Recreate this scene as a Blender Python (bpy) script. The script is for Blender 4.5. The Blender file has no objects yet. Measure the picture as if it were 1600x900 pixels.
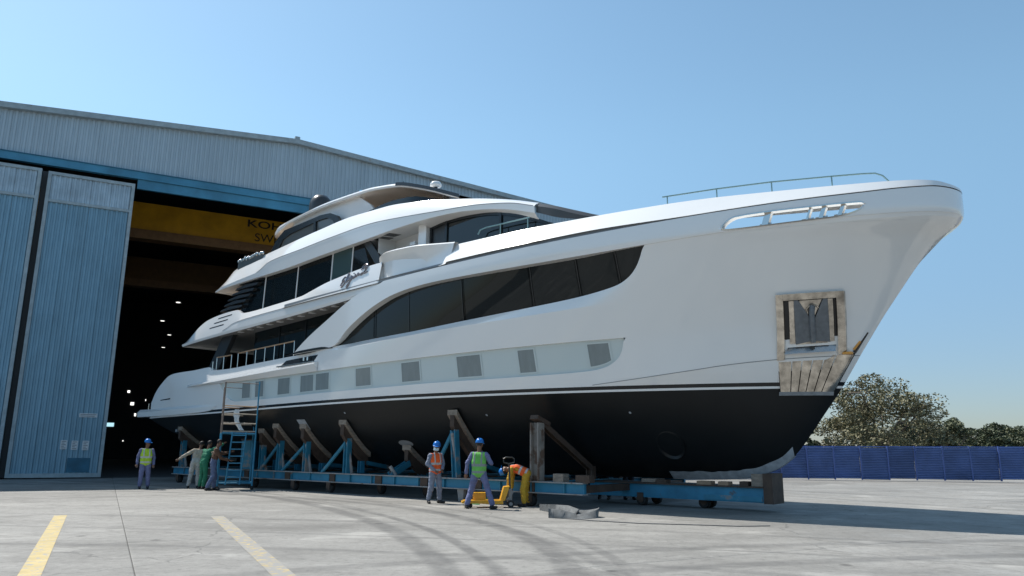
import bpy, bmesh, math, random
import numpy as np
from mathutils import Vector, Matrix
from mathutils.noise import noise as mnoise
scn = bpy.context.scene
C = scn.collection
PI = math.pi
R = math.radians
random.seed(7)

# ------------------------------------------------------------------ camera
TILT = math.atan(251 / 1166.0); ROLL = R(0.4)
cam = bpy.data.cameras.new('camera'); camo = bpy.data.objects.new('camera', cam); C.objects.link(camo)
cam.sensor_width = 36.0; cam.lens = 1166.0 / 1600 * 36; cam.clip_end = 4000; cam.clip_start = .05
fw = Vector((0, math.cos(TILT), math.sin(TILT))); up0 = Vector((0, -math.sin(TILT), math.cos(TILT))); rt0 = Vector((1, 0, 0))
rt = rt0 * math.cos(ROLL) + up0 * math.sin(ROLL); up = up0 * math.cos(ROLL) - rt0 * math.sin(ROLL)
M = Matrix((rt, up, -fw)).transposed().to_4x4(); M.translation = (0, 0, 1.6)
camo.matrix_world = M
scn.camera = camo

# ------------------------------------------------------------------ sky, sun, exposure
SUN_AZ, SUN_EL = R(147), R(55)
w = bpy.data.worlds.new('World'); scn.world = w; w.use_nodes = True
nt = w.node_tree; nt.nodes.clear()
sky = nt.nodes.new('ShaderNodeTexSky'); sky.sky_type = 'NISHITA'; sky.sun_disc = False
sky.sun_elevation = SUN_EL; sky.sun_rotation = PI / 2 - SUN_AZ
sky.air_density = 1.0; sky.dust_density = 0.45; sky.ozone_density = 1.2; sky.altitude = 0
bg = nt.nodes.new('ShaderNodeBackground'); bg.inputs[1].default_value = 0.14
out = nt.nodes.new('ShaderNodeOutputWorld')
# a dull haze belt low down, the same all round the horizon
tc = nt.nodes.new('ShaderNodeTexCoord'); sxyz = nt.nodes.new('ShaderNodeSeparateXYZ'); nt.links.new(tc.outputs['Generated'], sxyz.inputs[0])
hr = nt.nodes.new('ShaderNodeMapRange'); hr.interpolation_type = 'SMOOTHSTEP'; hr.inputs[1].default_value = 0.0; hr.inputs[2].default_value = .42; nt.links.new(sxyz.outputs[2], hr.inputs[0])
hz_ = nt.nodes.new('ShaderNodeMix'); hz_.data_type = 'RGBA'; hz_.inputs[6].default_value = (.46, .525, .64, 1); hz_.inputs[7].default_value = (1.0, 1.15, 1.05, 1); nt.links.new(hr.outputs[0], hz_.inputs[0])
tn = nt.nodes.new('ShaderNodeMix'); tn.data_type = 'RGBA'; tn.blend_type = 'MULTIPLY'; tn.inputs[0].default_value = 1
nt.links.new(sky.outputs[0], tn.inputs[6]); nt.links.new(hz_.outputs[2], tn.inputs[7]); nt.links.new(tn.outputs[2], bg.inputs[0]); nt.links.new(bg.outputs[0], out.inputs[0])
sl = bpy.data.lights.new('sun', 'SUN'); sl.energy = 5.0; sl.angle = R(0.53); sl.color = (1, .96, .9)
so = bpy.data.objects.new('sun', sl); C.objects.link(so)
sd = Vector((math.cos(SUN_AZ) * math.cos(SUN_EL), math.sin(SUN_AZ) * math.cos(SUN_EL), math.sin(SUN_EL)))
so.rotation_euler = sd.to_track_quat('Z', 'Y').to_euler(); so.location = (-30, 40, 60)
vs = scn.view_settings; vs.view_transform = 'Standard'; vs.look = 'None'; vs.exposure = 0.27; vs.gamma = 1.0
vs.use_curve_mapping = False

# ------------------------------------------------------------------ materials
def mat(name, col, rough=.5, metal=0, spec=.5, coat=0, var=0, vscale=3., bump=0, bscale=30., rust=None, rustamt=.5, rscale=2., objrand=0, emit=None, estr=0, trans=0, stretch=None, alpha=1):
    m = bpy.data.materials.new(name); m.use_nodes = True
    n = m.node_tree; b = n.nodes['Principled BSDF']; L = n.links
    b.inputs['Base Color'].default_value = (*col, 1); b.inputs['Roughness'].default_value = rough
    b.inputs['Metallic'].default_value = metal; b.inputs['Specular IOR Level'].default_value = spec
    b.inputs['Coat Weight'].default_value = coat; b.inputs['Coat Roughness'].default_value = .06
    if trans: b.inputs['Transmission Weight'].default_value = trans
    if alpha < 1: b.inputs['Alpha'].default_value = alpha
    if emit: b.inputs['Emission Color'].default_value = (*emit, 1); b.inputs['Emission Strength'].default_value = estr
    if not (var or bump or rust or objrand): return m
    g = n.nodes.new('ShaderNodeNewGeometry'); src = g.outputs['Position']
    if stretch:
        mp = n.nodes.new('ShaderNodeMapping'); mp.inputs['Scale'].default_value = stretch
        L.new(src, mp.inputs[0]); src = mp.outputs[0]
    cur = None
    def mix(fac, a, bcol):
        x = n.nodes.new('ShaderNodeMix'); x.data_type = 'RGBA'
        if isinstance(fac, float): x.inputs[0].default_value = fac
        else: L.new(fac, x.inputs[0])
        for sock, v in ((x.inputs[6], a), (x.inputs[7], bcol)):
            if isinstance(v, tuple): sock.default_value = (*v, 1)
            else: L.new(v, sock)
        return x.outputs[2]
    def nz(scale, detail=5):
        t = n.nodes.new('ShaderNodeTexNoise'); t.inputs['Scale'].default_value = scale; t.inputs['Detail'].default_value = detail
        t.inputs['Roughness'].default_value = .6
        L.new(src, t.inputs['Vector']); return t.outputs['Fac']
    def ramp(f, a, b_):
        r = n.nodes.new('ShaderNodeMapRange'); r.inputs[1].default_value = a; r.inputs[2].default_value = b_
        L.new(f, r.inputs[0]); return r.outputs[0]
    cur = tuple(col)
    if var:
        cur = mix(ramp(nz(vscale), .3, .7), tuple(c * (1 - var) for c in col), tuple(min(1, c * (1 + var * .6)) for c in col))
    if objrand:
        oi = n.nodes.new('ShaderNodeObjectInfo')
        hv = n.nodes.new('ShaderNodeHueSaturation')
        L.new(ramp(oi.outputs['Random'], -.0, 1.), hv.inputs['Value'])
        mr = n.nodes.new('ShaderNodeMapRange'); mr.inputs[3].default_value = 1 - objrand; mr.inputs[4].default_value = 1 + objrand
        L.new(oi.outputs['Random'], mr.inputs[0]); L.new(mr.outputs[0], hv.inputs['Value'])
        if isinstance(cur, tuple): hv.inputs['Color'].default_value = (*cur, 1)
        else: L.new(cur, hv.inputs['Color'])
        cur = hv.outputs[0]
    if rust:
        cur = mix(ramp(nz(rscale, 8), 1 - rustamt, 1 - rustamt + .08), cur, tuple(rust))
    if not isinstance(cur, tuple): L.new(cur, b.inputs['Base Color'])
    if bump:
        bp = n.nodes.new('ShaderNodeBump'); bp.inputs['Strength'].default_value = bump; bp.inputs['Distance'].default_value = .02
        L.new(nz(bscale, 4), bp.inputs['Height']); L.new(bp.outputs[0], b.inputs['Normal'])
    return m

M_ = {}
def defmats():
    d = M_
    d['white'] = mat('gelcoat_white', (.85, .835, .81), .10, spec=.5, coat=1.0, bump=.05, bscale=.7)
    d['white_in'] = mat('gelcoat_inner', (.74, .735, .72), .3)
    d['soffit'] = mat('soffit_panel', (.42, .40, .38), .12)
    d['groove'] = mat('groove_shade_grey', (.24, .25, .26), .4)  # gutter's grey is the shade of its recess put into the colour
    d['black'] = mat('antifouling_black', (.0065, .0085, .010), .42, spec=.35, var=.35, vscale=.5)
    d['band'] = mat('boot_band_black', (.006, .008, .011), .2)
    d['glass'] = mat('tinted_glass', (.006, .010, .011), .03, spec=.36)
    d['glass2'] = mat('tinted_glass_upper', (.010, .014, .015), .04, spec=.6)
    d['glass_teal'] = mat('pale_teal_glass', (.10, .17, .17), .06)
    d['smoke'] = mat('smoked_glass', (.10, .11, .11), .06)
    d['panel'] = mat('hull_window_band', (.58, .65, .64), .12, coat=.2)
    d['portlight'] = mat('portlight_glass', (.24, .275, .275), .12, var=.10, vscale=2, stretch=(3, 3, .4))
    d['darkframe'] = mat('black_frame', (.012, .014, .016), .22)
    d['louvre'] = mat('black_louvre', (.03, .032, .034), .3)
    d['steel'] = mat('polished_steel', (.62, .61, .58), .16, metal=1)
    d['steel2'] = mat('stainless_plate', (.60, .56, .50), .13, metal=1, var=.5, vscale=4, bump=.16, bscale=4)  # dark mottling in the colour stands in for reflections on the steel
    d['anchor'] = mat('anchor_grey', (.17, .185, .20), .45, metal=.3, var=.2, vscale=8)
    d['railgreen'] = mat('wrapped_rail', (.20, .33, .34), .4)
    d['wood'] = mat('teak_rail', (.42, .27, .16), .4)
    d['chromegrey'] = mat('script_lettering', (.26, .24, .26), .25, metal=.8)
    d['tape'] = mat('grey_padding', (.33, .36, .39), .75, var=.25, vscale=6)
    d['orange'] = mat('orange_tape', (.75, .34, .06), .5)
    d['deck'] = mat('teak_deck', (.35, .25, .16), .6)
defmats()

# ------------------------------------------------------------------ mesh helpers
class MB:
    def __init__(s): s.v = []; s.f = []; s.m = []; s.cm = 0
    def vert(s, p): s.v.append(tuple(p)); return len(s.v) - 1
    def face(s, ids): s.f.append(tuple(ids)); s.m.append(s.cm)
    def poly(s, pts): s.face([s.vert(p) for p in pts])
    def grid(s, rows, flip=False, closed=False):
        idx = [[s.vert(p) for p in r] for r in rows]
        for i in range(len(rows) - 1):
            n = len(rows[i])
            for j in range(n if closed else n - 1):
                k = (j + 1) % n
                q = (idx[i][j], idx[i][k], idx[i + 1][k], idx[i + 1][j])
                s.face(q[::-1] if flip else q)
        return idx
    def box(s, a, b, mtx=None):
        x0, y0, z0 = a; x1, y1, z1 = b
        P = [(x0, y0, z0), (x1, y0, z0), (x1, y1, z0), (x0, y1, z0), (x0, y0, z1), (x1, y0, z1), (x1, y1, z1), (x0, y1, z1)]
        if mtx: P = [mtx @ Vector(p) for p in P]
        i = [s.vert(p) for p in P]
        for q in ((3, 2, 1, 0), (4, 5, 6, 7), (0, 1, 5, 4), (1, 2, 6, 5), (2, 3, 7, 6), (3, 0, 4, 7)): s.face([i[k] for k in q])
    def bar(s, p, q, w, h, upv=(0, 0, 1)):
        p = Vector(p); q = Vector(q); d = (q - p); l = d.length; d.normalize()
        u = Vector(upv); sx = d.cross(u)
        if sx.length < 1e-4: sx = d.cross(Vector((1, 0, 0)))
        sx.normalize(); u = sx.cross(d).normalized()
        mt = Matrix((d, sx, u)).transposed().to_4x4(); mt.translation = p
        s.box((0, -w / 2, -h / 2), (l, w / 2, h / 2), mt)
    def ibeam(s, p, q, w, h, tf=.03, tw=.03, upv=(0, 0, 1)):
        p = Vector(p); q = Vector(q); d = (q - p).normalized(); u = Vector(upv); sx = d.cross(u).normalized(); u = sx.cross(d)
        o = u * (h / 2 - tf / 2)
        s.bar(p + o, q + o, w, tf, upv); s.bar(p - o, q - o, w, tf, upv); s.bar(p, q, tw, h - 2 * tf, upv)
    def tube(s, pts, r, n=8, cap=True, rr=None):
        pts = [Vector(p) for p in pts]; rows = []
        prev = None
        for i, p in enumerate(pts):
            d = (pts[min(i + 1, len(pts) - 1)] - pts[max(i - 1, 0)]).normalized()
            a = prev if prev is not None else (Vector((0, 0, 1)) if abs(d.z) < .9 else Vector((1, 0, 0)))
            x = (a - d * a.dot(d)).normalized(); y = d.cross(x); prev = x
            q = rr[i] if rr else r
            rows.append([p + (x * math.cos(t) + y * math.sin(t)) * q for t in [2 * PI * k / n for k in range(n)]])
        idx = s.grid(rows, closed=True)
        if cap: s.face(idx[0][::-1]); s.face(idx[-1])
    def lathe(s, prof, n=16, o=(0, 0, 0), axis=None):
        rows = []
        for r, z in prof:
            rows.append([(o[0] + r * math.cos(2 * PI * k / n), o[1] + r * math.sin(2 * PI * k / n), o[2] + z) for k in range(n)])
        s.grid(rows, closed=True)
    def prism(s, pts, dv):
        a = [s.vert(p) for p in pts]; dv = Vector(dv); b = [s.vert(Vector(p) + dv) for p in pts]; n = len(a)
        s.face(a[::-1]); s.face(b)
        for i in range(n): s.face((a[i], a[(i + 1) % n], b[(i + 1) % n], b[i]))
    def sphere(s, c, r, n=10, m=7, sc=(1, 1, 1)):
        rows = []
        for j in range(m + 1):
            ph = PI * j / m - PI / 2
            rows.append([(c[0] + r * sc[0] * math.cos(ph) * math.cos(2 * PI * k / n), c[1] + r * sc[1] * math.cos(ph) * math.sin(2 * PI * k / n), c[2] + r * sc[2] * math.sin(ph)) for k in range(n)])
        s.grid(rows, closed=True)
    def build(s, name, mats, parent=None, smooth=False, angle=None, fix=True, data=False):
        me = bpy.data.meshes.new(name); me.from_pydata(s.v, [], s.f)
        if not isinstance(mats, (list, tuple)): mats = [mats]
        for m in mats: me.materials.append(M_[m] if isinstance(m, str) else m)
        if len(mats) > 1: me.polygons.foreach_set('material_index', s.m)
        if fix:
            bm = bmesh.new(); bm.from_mesh(me)
            bmesh.ops.remove_doubles(bm, verts=bm.verts, dist=.0004)
            bmesh.ops.recalc_face_normals(bm, faces=bm.faces); bm.to_mesh(me); bm.free()
        if smooth:
            me.polygons.foreach_set('use_smooth', [True] * len(me.polygons))
            me.set_sharp_from_angle(angle=R(angle or 35))
        me.update()
        if data: return me
        return link(name, me, parent)
def link(name, me, parent=None):
    o = bpy.data.objects.new(name, me); C.objects.link(o)
    if parent: o.parent = parent
    return o
def tag(o, label=None, cat=None, group=None, kind=None):
    if label: o['label'] = label
    if cat: o['category'] = cat
    if group: o['group'] = group
    if kind: o['kind'] = kind
    return o
def empty(name, loc=(0, 0, 0), rz=0, label=None, cat=None, group=None):
    o = bpy.data.objects.new(name, None); C.objects.link(o); o.location = loc; o.rotation_euler = (0, 0, rz); o.empty_display_size = .3
    return tag(o, label, cat, group)

def pchip(pts):
    x = np.array([p[0] for p in pts], float); y = np.array([p[1] for p in pts], float)
    h = np.diff(x); d = np.diff(y) / h; n = len(x); m = np.zeros(n)
    m[0] = d[0]; m[-1] = d[-1]
    for i in range(1, n - 1):
        if d[i - 1] * d[i] > 0:
            w1 = 2 * h[i] + h[i - 1]; w2 = h[i] + 2 * h[i - 1]; m[i] = (w1 + w2) / (w1 / d[i - 1] + w2 / d[i])
    xl, yl, ml = x.tolist(), y.tolist(), m.tolist()
    import bisect
    def f(t):
        if t <= xl[0]: return yl[0] + ml[0] * (t - xl[0])
        if t >= xl[-1]: return yl[-1] + ml[-1] * (t - xl[-1])
        i = bisect.bisect_right(xl, t) - 1
        hh = xl[i + 1] - xl[i]; u = (t - xl[i]) / hh
        return ((1 + 2 * u) * (1 - u) ** 2) * yl[i] + u * (1 - u) ** 2 * hh * ml[i] + u * u * (3 - 2 * u) * yl[i + 1] + u * u * (u - 1) * hh * ml[i + 1]
    return f
def sstep(a, b, x):
    t = min(1, max(0, (x - a) / (b - a))); return t * t * (3 - 2 * t)
# ================================================================== YACHT
# yacht frame: x = station from the stern, y = port, z = up (starboard is -y)
YU = Vector((.777, -.629, 0)).normalized()
yacht = empty('motor_yacht', (-16.0862, 39.5223, 0), math.atan2(YU.y, YU.x), 'large white and black motor yacht standing on the blue cradle', 'yacht')
YO = Vector(yacht.location)
STEM = [(24, .775), (26.5, .78), (28.2, .80), (29.1, .86), (29.97, 1.13), (30.42, 1.45), (30.93, 2.05), (31.2, 2.42), (31.75, 3.16), (32.3, 4.02), (32.68, 4.6), (33.26, 5.42), (34.3, 6.72), (34.93, 7.24), (34.97, 7.4), (34.98, 9)]
s_e = pchip([(z, s) for s, z in STEM[1:]])
keelz = pchip([(1.5, 1.9), (4, 1.25), (8, .9), (13, .78), (24, .775), (26.5, .78), (28.2, .80), (29.1, .86), (29.97, 1.13), (30.42, 1.45), (30.93, 2.05), (31.2, 2.42), (31.75, 3.16), (33, 5)])
def T0(s, z):
    h = min(1, max(0, (z - 3.2) / 3.9)); B = 3.72 + .12 * h
    if s < 7: B -= .18 * ((7 - s) / 7) ** 2
    sp = 14 + 5 * h; p = 2 + .2 * h; q = 1.3 + .7 * h ** 2.6
    if s <= sp: return B
    x = (s - sp) / (s_e(z) - sp)
    if x >= 1: return 0.
    return B * (1 - x ** p) ** (1 / q)
def SY(s, t, z, side=1): return (s, -t * side, z)

sb = pchip([(1.5, 2.86), (8, 2.97), (14, 3.085), (20, 3.165), (26, 3.19), (33, 3.19)])
st_ = lambda s: sb(s) + .06
bt = lambda s: sb(s) + .16
sprayf = pchip([(25.4, 0.012), (27.05, .185), (28.3, .33), (29.46, .475), (30.57, .57), (32.3, .66)])
spray = lambda s: bt(s) + (.012 if s < 25.4 else sprayf(s))
_D = pchip([(1.5, 3.2), (1.82, 3.6), (2.19, 4.06), (2.9, 4.54), (3.37, 4.77), (3.9, 4.855), (5.53, 4.914), (6.70, 4.973), (7.02, 4.83), (7.5, 4.81), (7.9, 4.807), (10.54, 4.924), (12.95, 5.034), (14.9, 5.10), (15.2, 5.04), (17, 5.10), (19.26, 5.23), (21.15, 5.33), (23.5, 5.43), (25.2, 5.52), (26.8, 5.62), (28.4, 5.75), (31, 5.97), (33.8, 6.2), (35, 6.3)])
D = lambda s: _D(s)
_PT = pchip([(1.5, 4.12), (5.22, 4.168), (7.92, 4.207), (12.34, 4.29), (18.14, 4.436), (21.1, 4.52), (23.35, 4.578), (25.69, 4.63), (26.79, 4.65), (31, 4.85), (33.2, 5.0), (35, 5.1)])
PT = lambda s: min(_PT(s), D(s) - .03)
_PB = pchip([(7.9, 4.207), (8.0, 4.08), (8.217, 3.86), (8.646, 3.54), (9.3, 3.41), (11.1, 3.435), (14.77, 3.53), (18.1, 3.60), (19.7, 3.64), (23.2, 3.70), (24.6, 3.735), (25.77, 3.80), (26.165, 3.885), (26.44, 4.03), (26.625, 4.214), (26.73, 4.42), (26.79, 4.649)])
PBs0, PBs1 = 7.9, 26.79
PB = lambda s: PT(s) if (s <= PBs0 or s >= PBs1) else min(PT(s), _PB(s))
_arc = pchip([(13.11, 5.09), (15.13, 5.13), (15.5, 5.2), (15.75, 5.33), (16.13, 5.65), (16.81, 6.046), (17.62, 6.40), (18.46, 6.655), (19.4, 6.80), (20.58, 6.875), (22, 6.90), (24.13, 6.922), (25.85, 6.95), (27.92, 7.01), (29.93, 7.08), (31.6, 7.13), (32.99, 7.175), (34.0, 7.21), (35, 7.25)])
arc = lambda s: _arc(s)
_Li = pchip([(13.11, 5.085), (15.13, 5.125), (15.5, 5.18), (17.29, 5.30), (19.18, 5.39), (21.4, 5.54), (22.4, 5.61), (23.8, 5.715), (25.14, 5.83), (26.36, 5.975), (26.9, 6.08), (27.27, 6.25), (27.55, 6.5), (27.75, 6.8), (27.86, 7.008)])
Li = lambda s: arc(s) if s >= 27.86 else min(_Li(s), arc(s))
_WL = pchip([(13.11, 5.10), (13.3, 5.24), (13.88, 5.594), (15.15, 6.217), (16.08, 6.66), (16.78, 6.92), (17.5, 7.06), (18.06, 7.20)])
_G = pchip([(12.18, 6.954), (13.785, 7.04), (16.767, 7.167), (18.12, 7.225), (21.14, 7.35), (24.6, 7.47), (26.69, 7.53), (28.28, 7.575), (29.95, 7.625), (31.67, 7.68), (33.04, 7.73), (33.7, 7.78), (34.2, 7.82), (34.6, 7.85), (34.98, 7.83)])
G = lambda s: _G(s)
WG = lambda s: _WL(s) if s < 18.06 else G(s)
slt = pchip([(29.94, 7.17), (30.0, 7.25), (30.12, 7.34), (30.3, 7.415), (31.075, 7.455), (31.94, 7.468), (32.49, 7.482), (33.085, 7.49), (33.17, 7.455)])
slb = pchip([(29.94, 7.165), (30.1, 7.135), (30.45, 7.132), (31.05, 7.143), (31.91, 7.169), (32.463, 7.193), (32.75, 7.23), (32.95, 7.29), (33.1, 7.38), (33.17, 7.45)])
S1, S2 = 29.94, 33.17
def midl(s):
    if s < S1:
        a = arc(s) + .3 * (WG(s) - arc(s)); return a + (7.167 - (arc(S1) + .3 * (WG(S1) - arc(S1)))) * sstep(27, S1, s)
    return 7.452 + (s - S2) * .02
mb_ = lambda s: slb(s) if S1 <= s <= S2 else midl(s)
mt_ = lambda s: slt(s) if S1 <= s <= S2 else midl(s)
capz = pchip([(21.0, 8.11), (23.5, 8.145), (24.4, 8.155), (28.2, 8.15), (29.5, 8.13), (30.7, 8.085), (31.9, 8.05), (33, 8.035), (33.65, 8.04), (34.2, 8.045), (34.55, 8.03), (34.8, 7.97), (34.96, 7.92)])

def ends(f):
    lo, hi = 20., 36.
    for _ in range(50):
        m = (lo + hi) / 2
        if m < s_e(f(m)): lo = m
        else: hi = m
    return lo
WN = sorted(set([round(1.8 + .16 * i, 3) for i in range(115)] + [7.9, 7.93, 7.96, 8.0, 8.05, 8.1, 8.217, 8.3, 8.4, 8.5, 8.646, 8.8, 13.11, 15.2, 15.3, 15.4] + [20 + 15 * i / 190 for i in range(191)]))
def wmap(w_, send):
    if w_ <= 20: return w_
    x = (w_ - 20) / 15; return 20 + (send - 20) * (1 - (1 - x) ** 1.7)
def hgrid(lo, upf, rows=4, dl=0, du=0, w0=0, w1=99, smin=None, smax=None, Tf=None):
    "grid of (s,t,z) between two hull lines"
    Tf = Tf or T0
    cl, cu = ends(lo), ends(upf); out = [[] for _ in range(rows + 1)]
    for w_ in WN:
        if w_ < w0 or w_ > w1: continue
        a, b = wmap(w_, cl), wmap(w_, cu)
        if smin is not None and (a < smin - 1e-6 or b < smin - 1e-6): continue
        if smax is not None and (a > smax + 1e-6 or b > smax + 1e-6): continue
        za, zb = lo(a), upf(b)
        for i in range(rows + 1):
            f = i / rows; s = a + (b - a) * f; z = za + (zb - za) * f
            last = w_ >= 34.999
            if last: s = s_e(z); t = 0.
            else:
                o1 = dl(a) if callable(dl) else dl; o2 = du(b) if callable(du) else du
                t = max(0, Tf(s, z) + (o1 + (o2 - o1) * f) * min(1, Tf(s, z) / .5))
            out[i].append((s, t, z))
    return out
def both(mb, rows):
    mb.grid([[SY(*p) for p in r] for r in rows]); mb.grid([[SY(*p, -1) for p in r] for r in rows])

# --- underwater body
def Tb(s, v): return T0(s, sb(s)) * v
mb = MB(); rows = []
cs = ends(sb)
NB = 12
for i in range(NB + 1):
    v = i / NB; r = []
    for w_ in WN[::2] + [35.0]:
        s1 = wmap(w_, cs) if w_ < 34.999 else cs
        # stations swing from the keel profile to the water line
        kx = min(s1, 40)
        zk = keelz(s1); zs = sb(s1); e = 2.2 - 1.0 * sstep(14, 30, s1)
        t = T0(s1, zs) * v; z = zk + (zs - zk) * v ** e
        r.append((s1, t if w_ < 34.999 else 0, z))
    rows.append(r)
both(mb, rows)
tr = [SY(*r[0]) for r in rows]; tp = [SY(*r[0], -1) for r in rows]
mb.poly(tr + tp[::-1][:-1])
hull_bottom = mb.build('underwater_hull', 'black', yacht, True, 40); hull_bottom['label'] = 'matt black antifouled bottom'
mb = MB(); both(mb, hgrid(sb, st_, 1, 0, .004)); mb.build('waterline_stripe', 'white', yacht, True)
mb = MB(); both(mb, hgrid(st_, bt, 1, .001, .001)); mb.build('boot_band', 'band', yacht, True)
# --- topsides
sf = lambda s: .085 * sstep(25.4, 28.5, s)
mb = MB()
both(mb, hgrid(bt, spray, 2, 0, sf)); both(mb, hgrid(spray, PB, 8, sf, 0)); th = lambda s: -.17 * (1 - sstep(13.6, 15.2, s)) * sstep(2.5, 6.5, s)
both(mb, hgrid(PT, D, 9, 0, th))
mb.poly([SY(1.8, T0(1.8, z), z) for z in np.linspace(bt(1.8), D(1.8), 4)] + [SY(1.8, T0(1.8, z), z, -1) for z in np.linspace(D(1.8), bt(1.8), 4)])
fade = lambda s: -.2 * sstep(15.0, 16.4, s) * (1 - sstep(25.2, 28, s))
both(mb, hgrid(D, Li, 12, 0, fade, w0=13.11))
# stern bulwark: a cap and inner face, and the aft deck
r = [(s, D(s)) for s in WN if 1.8 <= s <= 15.2]
mb.grid([[SY(s, T0(s, z) + th(s), z) for s, z in r], [SY(s, T0(s, z) + th(s) - .14, z) for s, z in r], [SY(s, T0(s, z) + th(s) - .16, min(z, 4.3)) for s, z in r]])
mb.grid([[SY(s, T0(s, z) + th(s), z, -1) for s, z in r], [SY(s, T0(s, z) + th(s) - .14, z, -1) for s, z in r], [SY(s, T0(s, z) + th(s) - .16, min(z, 4.3), -1) for s, z in r]])
hull = mb.build('topsides', 'white', yacht, True, 14)
mb = MB(); mb.grid([[SY(s, 3.55, 4.31) for s in (2.9, 8, 16)], [SY(s, -3.55, 4.31) for s in (2.9, 8, 16)]]); mb.build('aft_deck', 'deck', yacht)
mb = MB(); both(mb, hgrid(lambda s: spray(s) - .009, lambda s: spray(s) + .009, 1, lambda s: sf(s) + .006, lambda s: sf(s) + .006, smin=25.6)); mb.build('spray_crease_shade', 'groove', hull, True)  # thin grey strip, the spray crease's shade put into colour
# --- hull window band, sunk behind a lip
mb = MB(); rp = hgrid(PB, PT, 3, -.07, -.07, smin=PBs0, smax=PBs1); both(mb, rp); wb = mb.build('hull_window_band', 'panel', yacht, True, 30); wb['label'] = 'pale grey green recessed band with square portlights'
mb = MB()
for f in (PB, PT):
    g = hgrid(f, f, 1, 0, -.07, smin=PBs0 - .05, smax=PBs1 + .05); both(mb, g)
mb.build('band_lip', 'white', hull, True, 30)
def patch(s0, s1, z0, z1, d, n=6, side=1):
    out = []
    for k in (0, .25, .5, .75, 1):
        r = []
        for i in range(n + 1):
            s = s0 + (s1 - s0) * i / n; a, c = z0(s), z1(s); z = a + (c - a) * k; r.append(SY(s, T0(s, z) + d, z, side))
        out.append(r)
    return out
for s0, s1 in ((9.56, 10.13), (10.5, 11.06), (12.04, 12.81), (13.49, 14.27), (14.42, 15.18), (16.66, 17.41), (18.88, 19.67), (21.21, 22.1), (23.45, 23.98), (25.68, 26.3)):
    for sd_ in (1, -1):
        mb = MB(); mb.grid(patch(s0, s1, lambda s: PB(s) + .12, lambda s: PT(s) - .10, -.06, side=sd_)); mb.build('portlight', 'portlight', wb)
        o_ = patch(s0 - .05, s1 + .05, lambda s: PB(s) + .075, lambda s: PT(s) - .055, -.056, side=sd_); i_ = patch(s0, s1, lambda s: PB(s) + .12, lambda s: PT(s) - .10, -.054, side=sd_)
        ring_ = lambda g: g[0][:-1] + [r[-1] for r in g[:-1]] + g[-1][::-1][:-1] + [r[0] for r in g[::-1][:-1]]
        mb = MB(); mb.grid([ring_(o_), ring_(i_)], closed=True); mb.build('portlight_frame', 'panel', wb, True, 30)
# --- rub rail along the aft quarter
mb = MB()
rt_ = pchip([(5.2, 4.22), (8, 4.35), (11.1, 4.50), (12.4, 4.565), (14.56, 4.655)])
for sd_ in (1, -1):
    ss = np.linspace(5.2, 14.56, 40)
    k = lambda s: sstep(5.2, 5.9, s)
    mb.grid([[SY(s, T0(s, rt_(s)) - .02, rt_(s) + .05, sd_) for s in ss], [SY(s, T0(s, rt_(s)) + .13 * k(s) + .005, rt_(s) - .01, sd_) for s in ss], [SY(s, T0(s, rt_(s)) + .14 * k(s) + .005, rt_(s) - .06, sd_) for s in ss], [SY(s, T0(s, PT(s)) + .02, PT(s) - .01, sd_) for s in ss]])
    mb.poly([SY(14.56, T0(14, 4.6) - .02, rt_(14.56) + .05, sd_), SY(14.56, T0(14, 4.6) + .145, rt_(14.56) - .02, sd_), SY(14.56, T0(14, 4.6) + .145, rt_(14.56) - .06, sd_), SY(14.56, T0(14, 4.3) + .02, PT(14.56) - .01, sd_)])
mb.build('rub_rail', 'white', hull, True, 25)
# flat black patch painting the mooring recess's shade, stern vent slot
mb = MB(); zz = [(12.1, 4.66), (12.42, 4.87), (12.8, 4.89), (14.5, 4.95), (14.25, 4.72)]
mb.prism([SY(s, T0(s, z) + th(s) * (z - PT(s)) / (D(s) - PT(s)) - .03, z) for s, z in zz], (0, -.04, 0)); mb.build('mooring_recess_shade', 'darkframe', hull)
mb = MB()
for s in (13.75, 13.98): mb.tube([SY(s, 3.80, 4.76), SY(s, 3.80, 4.9)], .035); 
mb.tube([SY(12.05, 3.80, 4.635), SY(14.3, 3.80, 4.695)], .03); mb.build('mooring_bollard', 'steel', hull)
mb = MB(); mb.prism([SY(2.75, T0(2.7, 3.7) - .03, 3.66), SY(3.7, T0(3.7, 3.7) - .03, 3.69), SY(3.7, T0(3.7, 3.7) - .03, 3.745), SY(2.75, T0(2.7, 3.7) - .03, 3.70)], (0, -.036, 0)); mb.build('vent_slot', 'darkframe', hull)
# --- swim platform
mb = MB()
pt_ = pchip([(.65, 3.27), (1.8, 3.275), (4.9, 3.32), (7.75, 3.335)]); pb_ = pchip([(.65, 2.92), (3.2, 2.93), (6, 2.985), (7.2, 3.05), (7.75, 3.2)])
for sd_ in (1, -1):
    ss = np.linspace(.65, 7.75, 36); kk = lambda s: .03 + .10 * (1 - sstep(5.5, 7.75, s))
    mb.grid([[SY(s, T0(s, 3.1) - .6, pt_(s) + .03, sd_) for s in ss], [SY(s, T0(s, 3.1) + .01, pt_(s) + .02, sd_) for s in ss], [SY(s, T0(s, 3.1) + kk(s), pt_(s) - .10, sd_) for s in ss], [SY(s, T0(s, 3.1) + kk(s) - .02, pb_(s) + .03, sd_) for s in ss], [SY(s, T0(s, 3.1) - .1, pb_(s), sd_) for s in ss], [SY(s, 0, pb_(s), sd_) for s in ss]])
mb.grid([[SY(.65, 3.55, 3.3), SY(.65, -3.55, 3.3)], [SY(.65, 3.6, 2.94), SY(.65, -3.6, 2.94)]])
mb.grid([[SY(.65, 3.0, 3.295), SY(.65, -3.0, 3.295)], [SY(1.9, 3.0, 3.295), SY(1.9, -3.0, 3.295)]])
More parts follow.
